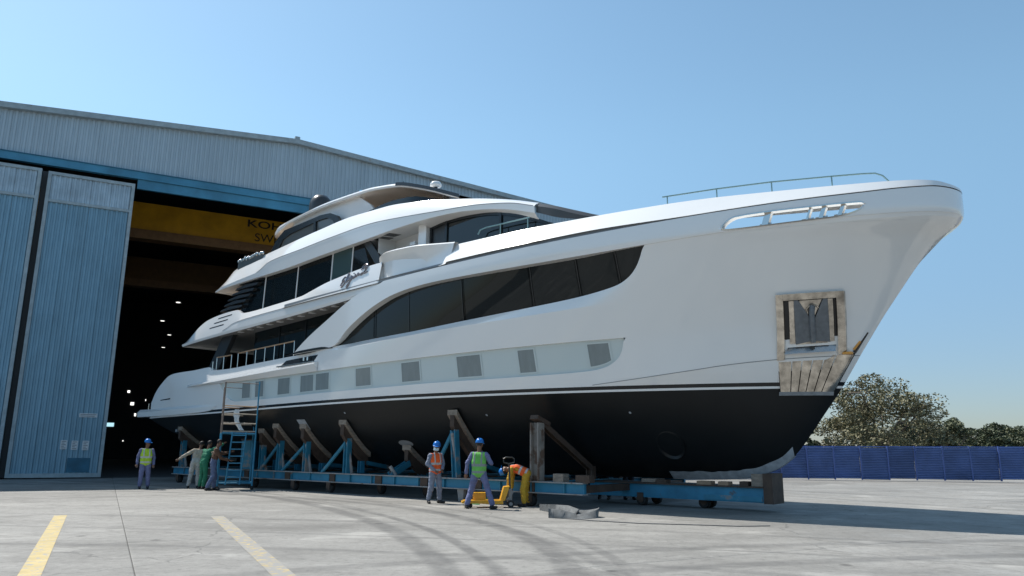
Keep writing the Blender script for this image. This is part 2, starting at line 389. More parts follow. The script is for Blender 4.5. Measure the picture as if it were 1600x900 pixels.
plat = mb.build('swim_platform', 'white', yacht, True, 25)
mb = MB(); mb.box((3.1, -3.0, 2.25), (3.25, -2.8, 2.95)); mb.box((3.1, 2.8, 2.25), (3.25, 3.0, 2.95)); mb.build('platform_bracket', 'tape', plat)
mb = MB()
for t in (3.3, 3.1, 2.9): mb.tube([SY(.9, t, 3.28), SY(.9, t, 3.6)], .02)
mb.build('platform_cleat', 'steel', plat)

# --- main deck window band and bulwark band
mb = MB()
both(mb, hgrid(arc, mb_, 4, .02, .02, w0=13.11)); both(mb, hgrid(mt_, WG, 4, .02, .02, w0=13.11))
g = hgrid(arc, arc, 1, .02, lambda s: fade(s) - .07, w0=13.11); both(mb, g)
wingo = hgrid(WG, WG, 1, .02, -.14, w0=13.11, w1=18.0); both(mb, wingo)
band = mb.build('bulwark_band', 'white', yacht, True, 20)
mb = MB(); g = hgrid(mb_, mb_, 1, .035, -.16, smin=S1, smax=S2); both(mb, g); g = hgrid(mt_, mt_, 1, .035, -.16, smin=S1, smax=S2); both(mb, g)
g = hgrid(lambda s: mb_(s) - .03, mb_, 1, .036, .036, smin=S1, smax=S2); both(mb, g); g = hgrid(mt_, lambda s: mt_(s) + .03, 1, .036, .036, smin=S1, smax=S2); both(mb, g)
mb.build('fairlead_frame', 'steel', band, True, 25)
for s_, z0, z1, w_ in ((30.95, 7.13, 7.5, .16), (31.9, 7.15, 7.5, .05), (32.2, 7.17, 7.5, .10), (32.6, 7.2, 7.5, .09)):
    mb = MB(); t_ = T0(s_, 7.3)
    mb.bar(SY(s_, t_ - .12, z0), SY(s_ + .12, t_ - .14, z1), .13, w_, (1, 0, 0)); mb.tube([SY(s_ - .12, t_ - .10, z0 + .04), SY(s_ + .16, t_ - .13, z0 + .05)], .035); mb.build('fairlead_roller', 'steel', band)
cuts = [15.2, 17.44, 19.1, 21.46, 24.11, 25.67, 26.97, 27.86]
for a, b in zip(cuts[:-1], cuts[1:]):
    mb = MB(); g = hgrid(Li, arc, 5, lambda s: fade(s) - .065, lambda s: fade(s) - .065)
    cols = [j for j in range(len(g[0])) if a - .12 <= g[0][j][0] <= b + .12]
    gg = [[r[j] for j in cols] for r in g]
    for sd_ in (1, -1): mb = MB(); mb.grid([[SY(*p, sd_) for p in r] for r in gg]); mb.build('window_pane', 'glass', band, True, 30)
for a in cuts[1:-1]:
    for sd_ in (1, -1):
        mb = MB(); d_ = fade(a) - .05; ls = np.linspace(0, 1, 8); zl, zu = Li(a), arc(a)
        mb.grid([[SY(a - .018, T0(a, zl + (zu - zl) * f) + d_, zl + (zu - zl) * f, sd_) for f in ls], [SY(a + .018, T0(a, zl + (zu - zl) * f) + d_, zl + (zu - zl) * f, sd_) for f in ls]])
        mb.build('mullion', 'darkframe', band)
# dark slit under the wing
mb = MB()
for sd_ in (1, -1):
    ss = np.linspace(12.6, 15.45, 14)
    mb.grid([[SY(s, 3.805, D(s) + .012 if s < 14.9 else 5.112, sd_) for s in ss], [SY(s, 3.808, D(s) + .085 * sstep(12.6, 13.4, s) + .02, sd_) for s in ss]])
mb.build('wing_slit', 'darkframe', band)
# --- gutter groove and cap rail
G2 = lambda s: G(s) + .034 + .08 * (1 - sstep(26, 29.5, s))
mb = MB(); both(mb, hgrid(lambda s: G(s) - .012, lambda s: G(s) + .004, 1, .019, -.075, w0=12.2)); both(mb, hgrid(lambda s: G(s) + .004, lambda s: G2(s) + .02, 1, -.075, -.08, w0=12.2)); mb.build('gutter_groove', 'groove', band, True)
mb = MB()
capT = lambda s, z: T0(s, 8) * .945 - .02
cg = hgrid(G2, capz, 4, .01, .01, smin=20.9, Tf=lambda s, z: T0(s, z))
cg = [[(s, t * (1 - .10 * i / 4) , z) for s, t, z in r] for i, r in enumerate(cg)]
both(mb, cg)
topr = cg[-1]
both(mb, [topr, [(s - .02, max(0, t - .28), z + .015) for s, t, z in topr], [(s - .02, max(0, t - .30), max(7.06, z - .55)) for s, t, z in topr]])
cap = mb.build('cap_rail', 'white', yacht, True, 30)
mb = MB(); dk = [(s, max(0, T0(s, 7.06) - .0)) for s in np.linspace(21, 34.8, 30)]
mb.grid([[SY(s, t, 7.05) for s, t in dk], [SY(s, -t, 7.05) for s, t in dk]]); mb.build('foredeck', 'white_in', yacht)
# joint in the cap rail where the bulwark door sits
def capP(s, f, d): z = G2(s) + (capz(s) - G2(s)) * f; return SY(s, T0(s, z) * (1 - .10 * f) + .01 + d, z)
mb = MB(); mb.grid([[capP(24.36, f, .012) for f in np.linspace(.0, 1.0, 7)], [capP(24.41, f, .012) for f in np.linspace(.0, 1.0, 7)]]); mb.build('bulwark_joint', 'groove', cap)
mb = MB(); q = np.linspace(24.41, 24.85, 7); mb.grid([[capP(s, .0, .014) for s in q], [capP(s, .02 + .26 * max(0, 1 - (s - 24.41) / .40) ** 2, .014) for s in q]]); mb.build('bulwark_joint', 'groove', cap)
# --- foredeck rail
mb = MB()
railp = [(28.27, 8.40, 2.90), (29.72, 8.40, 2.62), (31.07, 8.385, 2.29), (32.43, 8.355, 1.85), (33.1, 8.355, 1.56), (33.35, 8.345, 1.44), (33.5, 8.27, 1.36), (33.66, 8.05, 1.27)]
for sd_ in (1, -1):
    mb.tube([SY(s, t - .1, z, sd_) for s, z, t in railp], .022, 6)
frail = mb.build('foredeck_rail', 'railgreen', yacht, True)
for s, z, t in ((28.4, 8.39, 2.87), (29.72, 8.38, 2.62), (31.07, 8.37, 2.29), (32.43, 8.34, 1.85)):
    for sd_ in (1, -1):
        mb = MB(); mb.tube([SY(s, t - .1, 8.05, sd_), SY(s, t - .1, z, sd_)], .018, 6); mb.build('stanchion', 'railgreen', frail)
# --- anchor pocket at the stem
def PK(a, b, d=0.02):
    tl, tr_, br, bl = (30.83, 5.495), (32.31, 5.54), (32.06, 4.045), (30.556, 3.953)
    s = (1 - b) * ((1 - a) * bl[0] + a * br[0]) + b * ((1 - a) * tl[0] + a * tr_[0]); z = (1 - b) * ((1 - a) * bl[1] + a * br[1]) + b * ((1 - a) * tl[1] + a * tr_[1])
    return SY(s, max(.0, T0(s, z) + d), z)
def pk2(a, b, d=.02):
    s = (1 - b) * ((1 - a) * 30.47 + a * 31.62) + b * ((1 - a) * 30.556 + a * 32.2); z = (1 - b) * 3.10 + b * 4.02
    s = min(s, s_e(z) - .015); return SY(s, T0(s, z) + d, z)
pk = empty('anchor_pocket'); pk.parent = yacht
def pq(mb, a0, a1, b0, b1, d, fn=PK, n=8):
    mb.grid([[fn(a0 + (a1 - a0) * i / n, b0 + (b1 - b0) * j / n, d) for i in range(n + 1)] for j in range(n + 1)])
def rim(mb, a0, a1, b0, b1, d0, d1, fn=PK, n=8):
    e_ = [(a0 + (a1 - a0) * i / n, b0) for i in range(n)] + [(a1, b0 + (b1 - b0) * i / n) for i in range(n)] + [(a1 + (a0 - a1) * i / n, b1) for i in range(n)] + [(a0, b1 + (b0 - b1) * i / n) for i in range(n)]
    mb.grid([[fn(a, b_, d0) for a, b_ in e_], [fn(a, b_, d1) for a, b_ in e_]], closed=True)
for a0, a1, b0, b1 in ((0, .11, -.04, 1), (.89, 1, 0, 1), (.112, .888, .90, 1)):
    mb = MB(); pq(mb, a0, a1, b0, b1, .13); rim(mb, a0, a1, b0, b1, .13, -.02); mb.build('pocket_frame', 'steel2', pk, True, 20)
mb = MB(); pq(mb, .10, .90, -.02, .9, .04, n=14); mb.build('pocket_back', 'darkframe', pk, True)
for a0, a1 in ((.185, .29), (.73, .83)):
    mb = MB(); pq(mb, a0, a1, .22, .895, .085); rim(mb, a0, a1, .22, .895, .085, .0); mb.build('pocket_rib', 'steel2', pk)
mb = MB(); pq(mb, .34, .68, .60, .895, .055); mb.build('pocket_plate', 'steel2', pk)
mb = MB(); pq(mb, .29, .73, .20, .27, .07); mb.build('pocket_plate', 'steel2', pk)
mb = MB(); n_ = 8
mb.grid([[PK(.13 + .74 * i / n_, .04, .25) for i in range(n_ + 1)], [PK(.15 + .70 * i / n_, .17, .046) for i in range(n_ + 1)]]); mb.build('pocket_sill', 'steel', pk)
anc = empty('anchor'); anc.parent = pk
def apoly(pts):
    mb = MB(); f_ = [PK(a, b, .12) for a, b in pts]; g_ = [PK(a, b, .04) for a, b in pts]
    mb.poly(f_); mb.grid([f_ + f_[:1], g_ + g_[:1]]); return mb
apoly([(.27, .895), (.33, .895), (.51, .58), (.51, .24), (.28, .20)]).build('fluke', 'anchor', anc)
apoly([(.76, .895), (.70, .895), (.56, .58), (.56, .24), (.77, .21)]).build('fluke', 'anchor', anc)
mb = MB(); mb.tube([PK(.535, .22, .13), PK(.535, .5, .17), PK(.535, .70, .16), PK(.535, .80, .09)], .07, 10); mb.build('shank', 'anchor', anc, True)
mb = MB(); mb.tube([PK(.535 + .12 * math.cos(t), .62 + .2 * math.sin(t), .07) for t in np.linspace(0, PI, 9)], .026, 6); mb.build('shackle', 'steel2', anc, True)
seams = [0, .20, .345, .49, .64, .78, 1.0]
for i in range(6):
    mb = MB(); pq(mb, seams[i] + .008, seams[i + 1] - .008, 0, 1.0, .075, pk2); rim(mb, seams[i] + .008, seams[i + 1] - .008, 0, 1.0, .075, .01, pk2); mb.build('guard_plate', 'steel2', pk)
mb = MB(); pq(mb, -.01, 1.0, 0, 1.06, .04, pk2, n=14); mb.build('guard_back', 'darkframe', pk)
mb = MB(); mb.grid([[pk2(a, 0, .078) for a in np.linspace(-.02, 1, 9)], [(lambda q: (q[0] - .04, q[1], q[2] - .09))(pk2(a, 0, .0)) for a in np.linspace(-.02, 1, 9)]]); mb.build('guard_foot', 'tape', pk)
mb = MB(); mb.tube([SY(32.17, .16, 4.10), SY(32.38, .12, 4.40), SY(32.52, .11, 4.60)], .075, 8); mb.build('stem_fender', 'darkframe', pk, True)
mb = MB(); mb.tube([SY(32.20, .235, 4.15), SY(32.36, .19, 4.36)], .035, 6); mb.build('tape_patch', 'orange', pk)
mb = MB(); mb.box((31.98, -.46, 4.02), (32.2, -.30, 4.08)); mb.build('tape_patch', 'orange', pk)
# bow thruster tunnel
mb = MB(); TB = lambda s, z: T0(s, sb(s)) * ((max(z, keelz(s)) - keelz(s)) / (sb(s) - keelz(s))) ** (1 / (2.2 - 1.0 * sstep(14, 30, s)))
ring = [(27.3 + .33 * math.cos(t), 1.75 + .33 * math.sin(t)) for t in np.linspace(0, 2 * PI, 25)]
mb.grid([[SY(s, TB(s, z) + .012, z) for s, z in ring], [SY(27.3 + (s - 27.3) * 1.25, TB(s, z) + .03, 1.75 + (z - 1.75) * 1.25) for s, z in ring]])
mb.build('thruster_tunnel', 'black', hull_bottom, True)
# grey padding wrapped under the forefoot
mb = MB(); pp = [(s, keelz(s)) for s in np.linspace(26.9, 30.45, 40)]
for sd_ in (1, -1):
    wv = lambda s: .05 * mnoise(Vector((s * 3, 1, 2)))
    mb.grid([[SY(s, 0, z - .02, sd_) for s, z in pp], [SY(s, .07, z - .015, sd_) for s, z in pp], [SY(s, TB(s, z + .20) + .03, z + .21 + wv(s), sd_) for s, z in pp]])
o = mb.build('keel_padding', 'tape', hull_bottom, True)
mb = MB(); mb.grid([[SY(s, TB(s, z) + .012, z) for s in (12.95, 13.2, 13.45)] for z in (2.62, 2.42, 2.26)]); mb.build('masking_sheet', 'tape', hull_bottom)
mb = MB(); rg = [(17.9 + .32 * math.cos(t), 1.75 + .11 * math.sin(t)) for t in np.linspace(0, 2 * PI, 17)][:-1]; mb.poly([SY(s, TB(s, z) + .015, z) for s, z in rg]); mb.build('masking_sheet', 'groove', hull_bottom)

for s, z in ((21.9, 2.62), (26.5, 2.62), (15.9, 2.8), (9.4, 2.55)):
    mb = MB(); rg_ = [(s + .03 * math.cos(t), z + .03 * math.sin(t)) for t in np.linspace(0, 2 * PI, 11)][:-1]; f_ = [SY(u, TB(u, v) + .02, v) for u, v in rg_]; mb.poly(f_); mb.grid([f_ + f_[:1], [(p[0], p[1] + .03, p[2]) for p in f_ + f_[:1]]]); mb.build('through_hull_fitting', 'tape', hull_bottom)
# --- upper deck overhang
def slab_rows(lines, n=60, s0=None, s1=None):
    "lines: list of (pts[(s,z)], t fn/const)"
    out = []
    for pts, t in lines:
        f = pchip(pts); a, b = (pts[0][0] if s0 is None else max(s0, pts[0][0])), (pts[-1][0] if s1 is None else min(s1, pts[-1][0]))
        ss = np.linspace(a, b, n); out.append([(s, t(s) if callable(t) else t, f(s)) for s in ss])
    return out
Lp = [(4.44, 6.025), (5.33, 6.114), (8.2, 6.308), (10.8, 6.46), (13.35, 6.618), (16.3, 6.826), (18.0, 6.95)]
Fb = [(4.44, 6.10), (5.32, 6.195), (8.19, 6.40), (10.78, 6.553), (13.34, 6.71), (16.29, 6.92), (18.0, 7.03)]
Gx = [(4.44, 6.12), (5.5, 6.24), (7.6, 6.42), (8.1, 6.52), (8.5, 6.66), (9.2, 6.76), (10.5, 6.85), (12.18, 6.94), (13.8, 7.03), (16.8, 7.16), (18.0, 7.22)]
Ft = [(4.44, 6.16), (4.85, 6.41), (5.25, 6.646), (5.54, 6.815), (6.22, 7.066), (7.10, 7.204), (8.3, 7.285), (8.6, 7.29), (8.78, 7.2), (9.02, 7.11), (9.33, 7.10), (11.47, 7.213), (13.16, 7.345), (13.6, 7.44), (14.71, 7.68), (15.83, 7.835), (16.54, 7.92), (17.55, 7.985), (18.0, 8.0)]
rows = slab_rows([(Lp, 3.74), (Fb, 3.78), (Gx, 3.78), (Ft, lambda s: 3.64)], 90, 4.44, 17.75)
mb = MB(); both(mb, rows[1:])
both(mb, rows[:2])
tops = rows[-1]; both(mb, [tops, [(s, t - .16, z + .01) for s, t, z in tops], [(s, t - .18, min(z, 6.95)) for s, t, z in tops]])
# aft face
e = [r[0] for r in rows]; mb.grid([[SY(*p) for p in e], [SY(*p, -1) for p in e]])
fasc = mb.build('upper_deck_fascia', 'white', yacht, True, 20)
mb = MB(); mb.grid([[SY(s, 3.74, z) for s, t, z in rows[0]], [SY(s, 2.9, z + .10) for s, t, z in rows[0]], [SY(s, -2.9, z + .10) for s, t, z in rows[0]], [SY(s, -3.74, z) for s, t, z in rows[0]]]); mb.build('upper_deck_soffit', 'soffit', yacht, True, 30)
mb = MB(); mb.grid([[SY(s, 3.5, 6.93) for s in (5.5, 12, 21.2)], [SY(s, -3.5, 6.93) for s in (5.5, 12, 21.2)]]); mb.build('upper_deck', 'deck', yacht)
for k in range(12):   # plain white strips spaced along the soffit edge
    s = 8.6 + k * .7; mb = MB(); zf = pchip(Lp)(s); mb.box((s, -3.55, zf + .005), (s + .22, -3.35, zf + .03)); mb.build('soffit_strip', 'white_in', fasc)
for i, (a, b, z0, z1) in enumerate(((7.15, 8.25, 7.03, 7.10), (6.9, 8.0, 6.84, 6.91), (6.6, 7.75, 6.645, 6.71))):
    mb = MB(); 
    f = lambda s, z: 3.78 - .14 * (z - pchip(Gx)(s)) / (pchip(Ft)(s) - pchip(Gx)(s)) + .004
    mb.grid([[SY(a, f(a, z0), z0), SY(b, f(b, z1), z1)], [SY(a + .05, f(a, z0 + .045), z0 + .05), SY(b + .04, f(b, z1 + .045), z1 + .05)]]); mb.build('louvre_slot', 'darkframe', fasc)
# crease groove of the fascia
mb = MB(); g = slab_rows([([(s, z - .008) for s, z in Gx], 3.785), ([(s, z + .02) for s, z in Gx], 3.782)], 60, 7.8, 17.4); mb.grid([[SY(*p) for p in r] for r in g]); mb.build('fascia_groove', 'groove', fasc)
# --- scoop
lipt = pchip([(0, 3.62), (.1, 3.78), (.3, 3.90), (.6, 3.90), (1, 3.62)])
lips = pchip([(0, 17.6), (.08, 17.72), (.2, 18.05), (.35, 18.65), (.55, 19.4), (.78, 20.3), (1, 21.2)]); lipz = pchip([(0, 8.0), (.08, 8.12), (.2, 8.2), (.35, 8.222), (.55, 8.21), (.78, 8.16), (1, 8.115)])
los = pchip([(0, 17.55), (.1, 17.65), (.25, 18.0), (.42, 18.55), (.6, 19.2), (.8, 20.1), (1, 21.0)]); loz = pchip([(0, 7.98), (.1, 7.80), (.25, 7.60), (.42, 7.44), (.6, 7.40), (.8, 7.40), (1, 7.42)])
lot = pchip([(0, 3.56), (.15, 3.50), (.4, 3.50), (.7, 3.62), (1, 3.79)])
for sd_ in (1, -1):
    mb = MB(); U_ = np.linspace(0, 1, 40); rr_ = []
    for k in range(7):
        f = k / 6; bul = .06 * math.sin(PI * f)
        rr_.append([SY(los(u) * (1 - f) + lips(u) * f, lot(u) * (1 - f) + lipt(u) * f - bul, loz(u) * (1 - f) + lipz(u) * f, sd_) for u in U_])
    mb.grid(rr_)
    mb.grid([[SY(lips(u), lipt(u), lipz(u), sd_) for u in U_], [SY(lips(u), lipt(u) - .04, lipz(u) + .045, sd_) for u in U_], [SY(lips(u), lipt(u) - .2, lipz(u) + .045, sd_) for u in U_], [SY(lips(u), lipt(u) - .22, 7.3, sd_) for u in U_]])
    # skirt down to the gutter
    mb.grid([[SY(los(u), lot(u), loz(u), sd_) for u in U_], [SY(los(u) + .08 * (1 - u), lot(u) + .04, min(loz(u) - .02, G2(los(u)) + .06), sd_) for u in U_], [SY(los(u) + .08 * (1 - u), 3.80, min(loz(u) - .03, G2(los(u))), sd_) for u in U_]])
    mb.build('wing_scoop', 'white', yacht, True, 30)
# --- name lettering, raised script
mb = MB()
def NM(a, b): 
    s = 15.62 + 1.42 * a; base = 7.36 + .36 * a; z = base + .37 * b
    t = 3.78 - .14 * (z - pchip(Gx)(s)) / (pchip(Ft)(s) - pchip(Gx)(s)) + .02
    return SY(s, t, z)
strokes = [
 [(.16, .78), (.10, .86), (.03, .6), (.06, .38), (.12, .5), (.05, .42), (.0, .15), (.05, -.1), (.14, .12)],
 [(.14, .12), (.22, .5), (.27, .95), (.24, 1.0), (.20, .6), (.20, .2), (.25, .25)],
 [(.25, .25), (.29, .55), (.28, .3), (.33, .3), (.38, .6), (.36, .2), (.32, -.35), (.26, -.45), (.27, -.25), (.4, .2)],
 [(.4, .2), (.45, .45), (.46, .2), (.51, .25), (.54, .5), (.55, .22), (.60, .28), (.64, .5), (.66, .22), (.72, .3)],
 [(.74, .62), (.80, .95), (.90, 1.0), (.98, .75), (.93, .45), (.82, .15), (.74, .12), (.80, .28), (.90, .08), (1.0, .12)],
 [(.78, .7), (.86, .8), (.93, .7), (.88, .5)], [(.46, .68), (.475, .74)]]
for stx in strokes:
    P = [Vector((*p, 0)) for p in stx]; sm = []
    for i in range(len(P) - 1):
        p0, p1, p2, p3 = P[max(0, i - 1)], P[i], P[i + 1], P[min(len(P) - 1, i + 2)]
        for k in range(5):
            t = k / 5; sm.append(.5 * ((2 * p1) + (p2 - p0) * t + (2 * p0 - 5 * p1 + 4 * p2 - p3) * t * t + (3 * p1 - p0 - 3 * p2 + p3) * t ** 3))
    sm.append(P[-1]); mb.tube([NM(p.x, p.y) for p in sm], .024, 6)
mb.build('name_lettering', 'chromegrey', fasc, True)
# --- main deck aft house, dark glass
mb = MB(); mb.grid([[SY(s, 2.7, z) for s in (8.6, 17.5)] for z in (4.32, 6.95)]); mb.grid([[SY(s, -2.7, z) for s in (8.6, 17.5)] for z in (4.32, 6.95)]); mb.grid([[SY(8.6, t, z) for t in (2.7, -2.7)] for z in (4.32, 6.95)]); mb.build('saloon_glass', 'glass', yacht)
for s in (10.4, 12.2, 14.0, 15.8):
    mb = MB(); mb.box((s, -2.73, 4.33), (s + .06, -2.69, 6.6)); mb.build('saloon_mullion', 'darkframe', yacht)
mb = MB(); mb.prism([SY(6.0, 3.3, 4.9), SY(6.9, 3.3, 4.9), SY(7.9, 3.3, 6.4), SY(7.0, 3.3, 6.3)], (0, .2, 0)); mb.build('aft_pillar', 'louvre', yacht)
arail = empty('aft_rail'); arail.parent = yacht
zt = pchip([(6.9, 5.36), (8.4, 5.40), (8.83, 5.43), (12.78, 5.62)])
for seg in ((7.2, 7.75, 8.35), (8.85, 9.5, 10.15, 10.8, 11.45, 12.1, 12.76)):
    mb = MB(); mb.tube([SY(s, 3.57, zt(s)) for s in seg], .026, 6); mb.build('top_rail', 'wood', arail, True)
    for s in seg:
        mb = MB(); mb.tube([SY(s, 3.57, D(s) - .05), SY(s, 3.57, zt(s))], .02, 6); mb.build('stanchion', 'steel', arail, True)
mb = MB(); mb.tube([SY(6.95, 3.6, 4.8), SY(6.95, 3.6, 5.2)], .025, 6); mb.build('stanchion', 'steel', arail, True)

# --- upper deck glass
zt2 = pchip([(9.0, 8.60), (11.4, 8.70), (13.5, 8.86), (15.6, 9.0), (17.2, 9.12)])
def slant(z): return 8.6 + (z - 7.2) / 1.45 * .85
fr = [9.98, 12.24, 14.42, 15.62, 17.0]
prev = None
for i, b in enumerate(fr):
    for sd_ in (1, -1):
        mb = MB(); a = fr[i - 1] if i else None
        z0 = 6.95
        al, at = (8.45, 9.45) if i == 0 else (a + .02, a + .08 + .02)
        bl, bt2 = b - .02, b + .08 - .02
        if i == 4: bl, bt2 = 17.15, 16.25
        mb.poly([SY(al, 3.3, z0), SY(bl, 3.3, z0), SY(bt2, 3.3, zt2(bt2) + .02), SY(at, 3.3, zt2(at) + .02)])
        mb.build('upper_pane', 'glass_teal' if i == 3 else 'glass2', yacht)
for b in fr[:-1]:
    mb = MB(); mb.bar(SY(b, 3.305, 6.95), SY(b + .09, 3.305, zt2(b) + .02), .035, .05, (1, 0, 0)); mb.build('upper_mullion', 'white_in', yacht)
mb = MB(); mb.prism([SY(16.2, 3.32, 9.12), SY(16.55, 3.32, 9.14), SY(17.5, 3.32, 8.05), SY(17.5, 3.32, 7.6), SY(17.0, 3.32, 8.1)], (0, .1, 0)); mb.build('upper_pillar', 'louvre', yacht)
# louvred aft column
lv = empty('louvre_column'); lv.parent = yacht
mb = MB(); mb.prism([SY(8.2, 3.3, 7.15), SY(8.95, 3.3, 7.12), SY(9.75, 3.3, 8.66), SY(9.0, 3.3, 8.62)], (0, .5, 0)); mb.build('column_core', 'darkframe', lv)
for k in range(7):
    f = k / 6.5; z = 7.22 + 1.36 * f; s = 6.55 + 1.75 * f
    mb = MB(); mb.prism([SY(s, 3.42, z), SY(s + 1.75, 3.46, z + .03), SY(s + 1.85, 3.46, z + .12), SY(s + .9, 3.44, z + .16), SY(s + .15, 3.42, z + .07)], (0, .45, 0)); mb.build('louvre_blade', 'louvre', lv)
# --- side recess forward of the glass: walls of the upper deck house
mb = MB()
mb.poly([SY(17.1, 3.3, 6.95), SY(17.1, -3.3, 6.95), SY(17.1, -3.3, 9.2), SY(17.1, 3.3, 9.2)])
mb.poly([SY(17.1, 2.45, 6.95), SY(19.3, 2.45, 6.95), SY(19.3, 2.45, 9.3), SY(17.1, 2.45, 9.3)]); mb.poly([SY(17.1, -2.45, 6.95), SY(19.3, -2.45, 6.95), SY(19.3, -2.45, 9.3), SY(17.1, -2.45, 9.3)])
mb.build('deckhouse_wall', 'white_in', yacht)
for sd_ in (1, -1):
    mb = MB(); mb.box((18.95, -2.98 * sd_ - .1, 6.95), (19.33, -2.98 * sd_ + .15, 9.25)); mb.build('deckhouse_pillar', 'white', yacht)
mb = MB()
for k in range(4): mb.box((18.0 + .2 * k, -3.15, 8.2 + .12 * k), (18.25 + .2 * k, -2.46, 8.32 + .12 * k))
mb.build('side_step', 'white_in', yacht)
# --- wheelhouse glass
wt = pchip([(19.33, 9.10), (20.05, 9.20), (20.8, 9.225), (21.94, 9.15), (23.02, 8.92), (24.05, 8.54), (24.6, 8.33), (26.6, 8.2)])
wT = lambda s: 2.9 if s < 23 else 2.9 * max(0, 1 - ((s - 23) / 3.9) ** 2.2) ** .5
ws = list(np.linspace(19.33, 26.88, 50))
for a, b in ((19.33, 20.08), (20.1, 22.5), (22.53, 24.4), (24.4, 26.9)):
    q = [s for s in ws if a < s < b]; q = [a] + q + [min(b, 26.89)]
    for sd_ in (1, -1):
        mb = MB(); mb.grid([[SY(s, wT(s), 7.0, sd_) for s in q], [SY(s, wT(s) * .99, wt(s) + .03, sd_) for s in q]])
        mb.build('wheelhouse_pane', 'glass2' if a != 19.33 else 'louvre', yacht, True)
for s in (19.36, 20.09, 22.51):
    mb = MB(); mb.box((s, -2.93, 7.2), (s + .09, -2.87, wt(s) + .02)); mb.build('wheelhouse_mullion', 'darkframe', yacht)
mb = MB(); q = np.linspace(19.33, 24.5, 30); mb.grid([[SY(s, wT(s) + .012, wt(s) - .07) for s in q], [SY(s, wT(s) + .012, wt(s) + .04) for s in q]]); mb.build('wheelhouse_trim', 'darkframe', yacht, True)
mb = MB(); mb.tube([SY(21.75, 2.98 + .1, 8.42), SY(21.84, 3.08, 8.56), SY(22.1, 3.08, 8.60), SY(23.87, 3.08, 8.60)], .025, 6); wr = mb.build('wheelhouse_rail', 'railgreen', yacht, True)
for s in (22.7, 23.8): mb = MB(); mb.tube([SY(s, 3.08, 8.0), SY(s, 3.08, 8.6)], .02, 6); mb.build('stanchion', 'railgreen', wr)
# --- sun deck overhang with arched brow
Ts = lambda s: 3.6 - .55 * sstep(17.5, 24, s)
Tt = lambda s: 3.28 - .45 * sstep(17.5, 24, s)
Sb = [(6.63, 8.30), (7.1, 8.385), (7.97, 8.45), (9.77, 8.54), (11.85, 8.64), (13.92, 8.805), (15.8, 8.94), (17.04, 9.03), (18.06, 9.115), (19.04, 9.20), (20.05, 9.27), (20.9, 9.285), (22.05, 9.20), (23.0, 9.03), (24.05, 8.72)]
Sc = [(6.63, 8.34), (7.09, 8.47), (7.95, 8.57), (9.0, 8.68), (9.8, 8.76), (10.15, 8.88), (10.5, 9.04), (10.9, 9.12), (12.8, 9.275), (14.8, 9.44), (17.0, 9.555), (18.57, 9.50), (20.05, 9.45), (21.45, 9.42), (22.05, 9.37), (23.1, 9.22), (24.05, 8.94)]
St = [(6.63, 8.40), (6.95, 8.78), (7.5, 9.24), (9.16, 9.505), (11.0, 9.74), (13.4, 10.02), (15.7, 10.21), (17.3, 10.21), (19.3, 10.05), (21.2, 9.79), (22.9, 9.44), (24.05, 9.10)]
mb = MB(); rows = slab_rows([(Sb, Ts), (Sc, lambda s: Ts(s) + .02), ([(s, z + .5 * (pchip(St)(s) - z) if True else z) for s, z in Sc], lambda s: .45 * Ts(s) + .55 * Tt(s) + .06), (St, Tt)], 90)
both(mb, rows[:2]); both(mb, rows[1:])
tops = rows[-1]; both(mb, [tops, [(s, t - .25, z + .015) for s, t, z in tops], [(s, t - .3, min(z, 9.3)) for s, t, z in tops]])
e = [r[0] for r in rows]; mb.grid([[SY(*p) for p in e], [SY(*p, -1) for p in e]])
sunf = mb.build('sun_deck_fascia', 'white', yacht, True, 18)
mb = MB(); g = slab_rows([([(s, z - .012) for s, z in Sc if s > 9.4], lambda s: Ts(s) + .025), ([(s, z + .014) for s, z in Sc if s > 9.4], lambda s: Ts(s) + .024)], 80, 9.8, 24); mb.grid([[SY(*p) for p in r] for r in g]); mb.build('fascia_groove', 'groove', sunf)
mb = MB(); r0 = [p for p in rows[0] if p[0] <= 19.4]; mb.grid([[SY(*p) for p in r0], [SY(s, 2.7, z + .1) for s, t, z in r0], [SY(s, -2.7, z + .1) for s, t, z in r0], [SY(*p, -1) for p in r0]])
r1 = [p for p in rows[0] if p[0] >= 19.2]
both(mb, [r1, [(s, wT(s) + .02, wt(s) + .02) for s, t, z in r1]])
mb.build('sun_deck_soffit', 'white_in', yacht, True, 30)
mb = MB(); mb.grid([[SY(s, 3.1, 9.31) for s in (7.6, 22)], [SY(s, -3.1, 9.31) for s in (7.6, 22)]]); mb.build('sun_deck', 'deck', yacht)
for q in (((16.82, 3.30), (17.34, 3.33), (17.37, 2.8), (16.81, 2.78)), ((17.45, 3.40), (17.79, 3.40), (17.83, 2.85), (17.48, 2.9))):
    mb = MB(); mb.poly([SY(s, t, pchip(Sb)(s) + .1 * (Ts(s) - t) / (Ts(s) - 2.7) - .012) for s, t in q]); mb.build('soffit_vent', 'darkframe', sunf)
# dark visor in front of the brow
mb = MB()
vz = pchip([(24.05, 9.08), (24.7, 8.87), (25.4, 8.6), (26.2, 8.36), (27.4, 8.1)]); vb = pchip([(24.05, 8.75), (25.0, 8.40), (26.0, 8.22), (27.4, 8.0)])
vT = lambda s: 2.83 if s < 24.2 else 2.83 * max(0, 1 - ((s - 24.2) / 3.2) ** 2.4) ** .5
q = np.linspace(24.05, 27.4, 30)
for sd_ in (1, -1): mb.grid([[SY(s, vT(s) + .15, vb(s), sd_) for s in q], [SY(s, vT(s) + .15, vz(s) - .12, sd_) for s in q], [SY(s, vT(s), vz(s), sd_) for s in q], [SY(s, vT(s) * .6, vz(s) + .15, sd_) for s in q], [SY(s, 0, vz(s) + .2, sd_) for s in q]])
mb.build('wheelhouse_visor', mat('visor_grey', (.05, .048, .046), .35), yacht, True, 25)
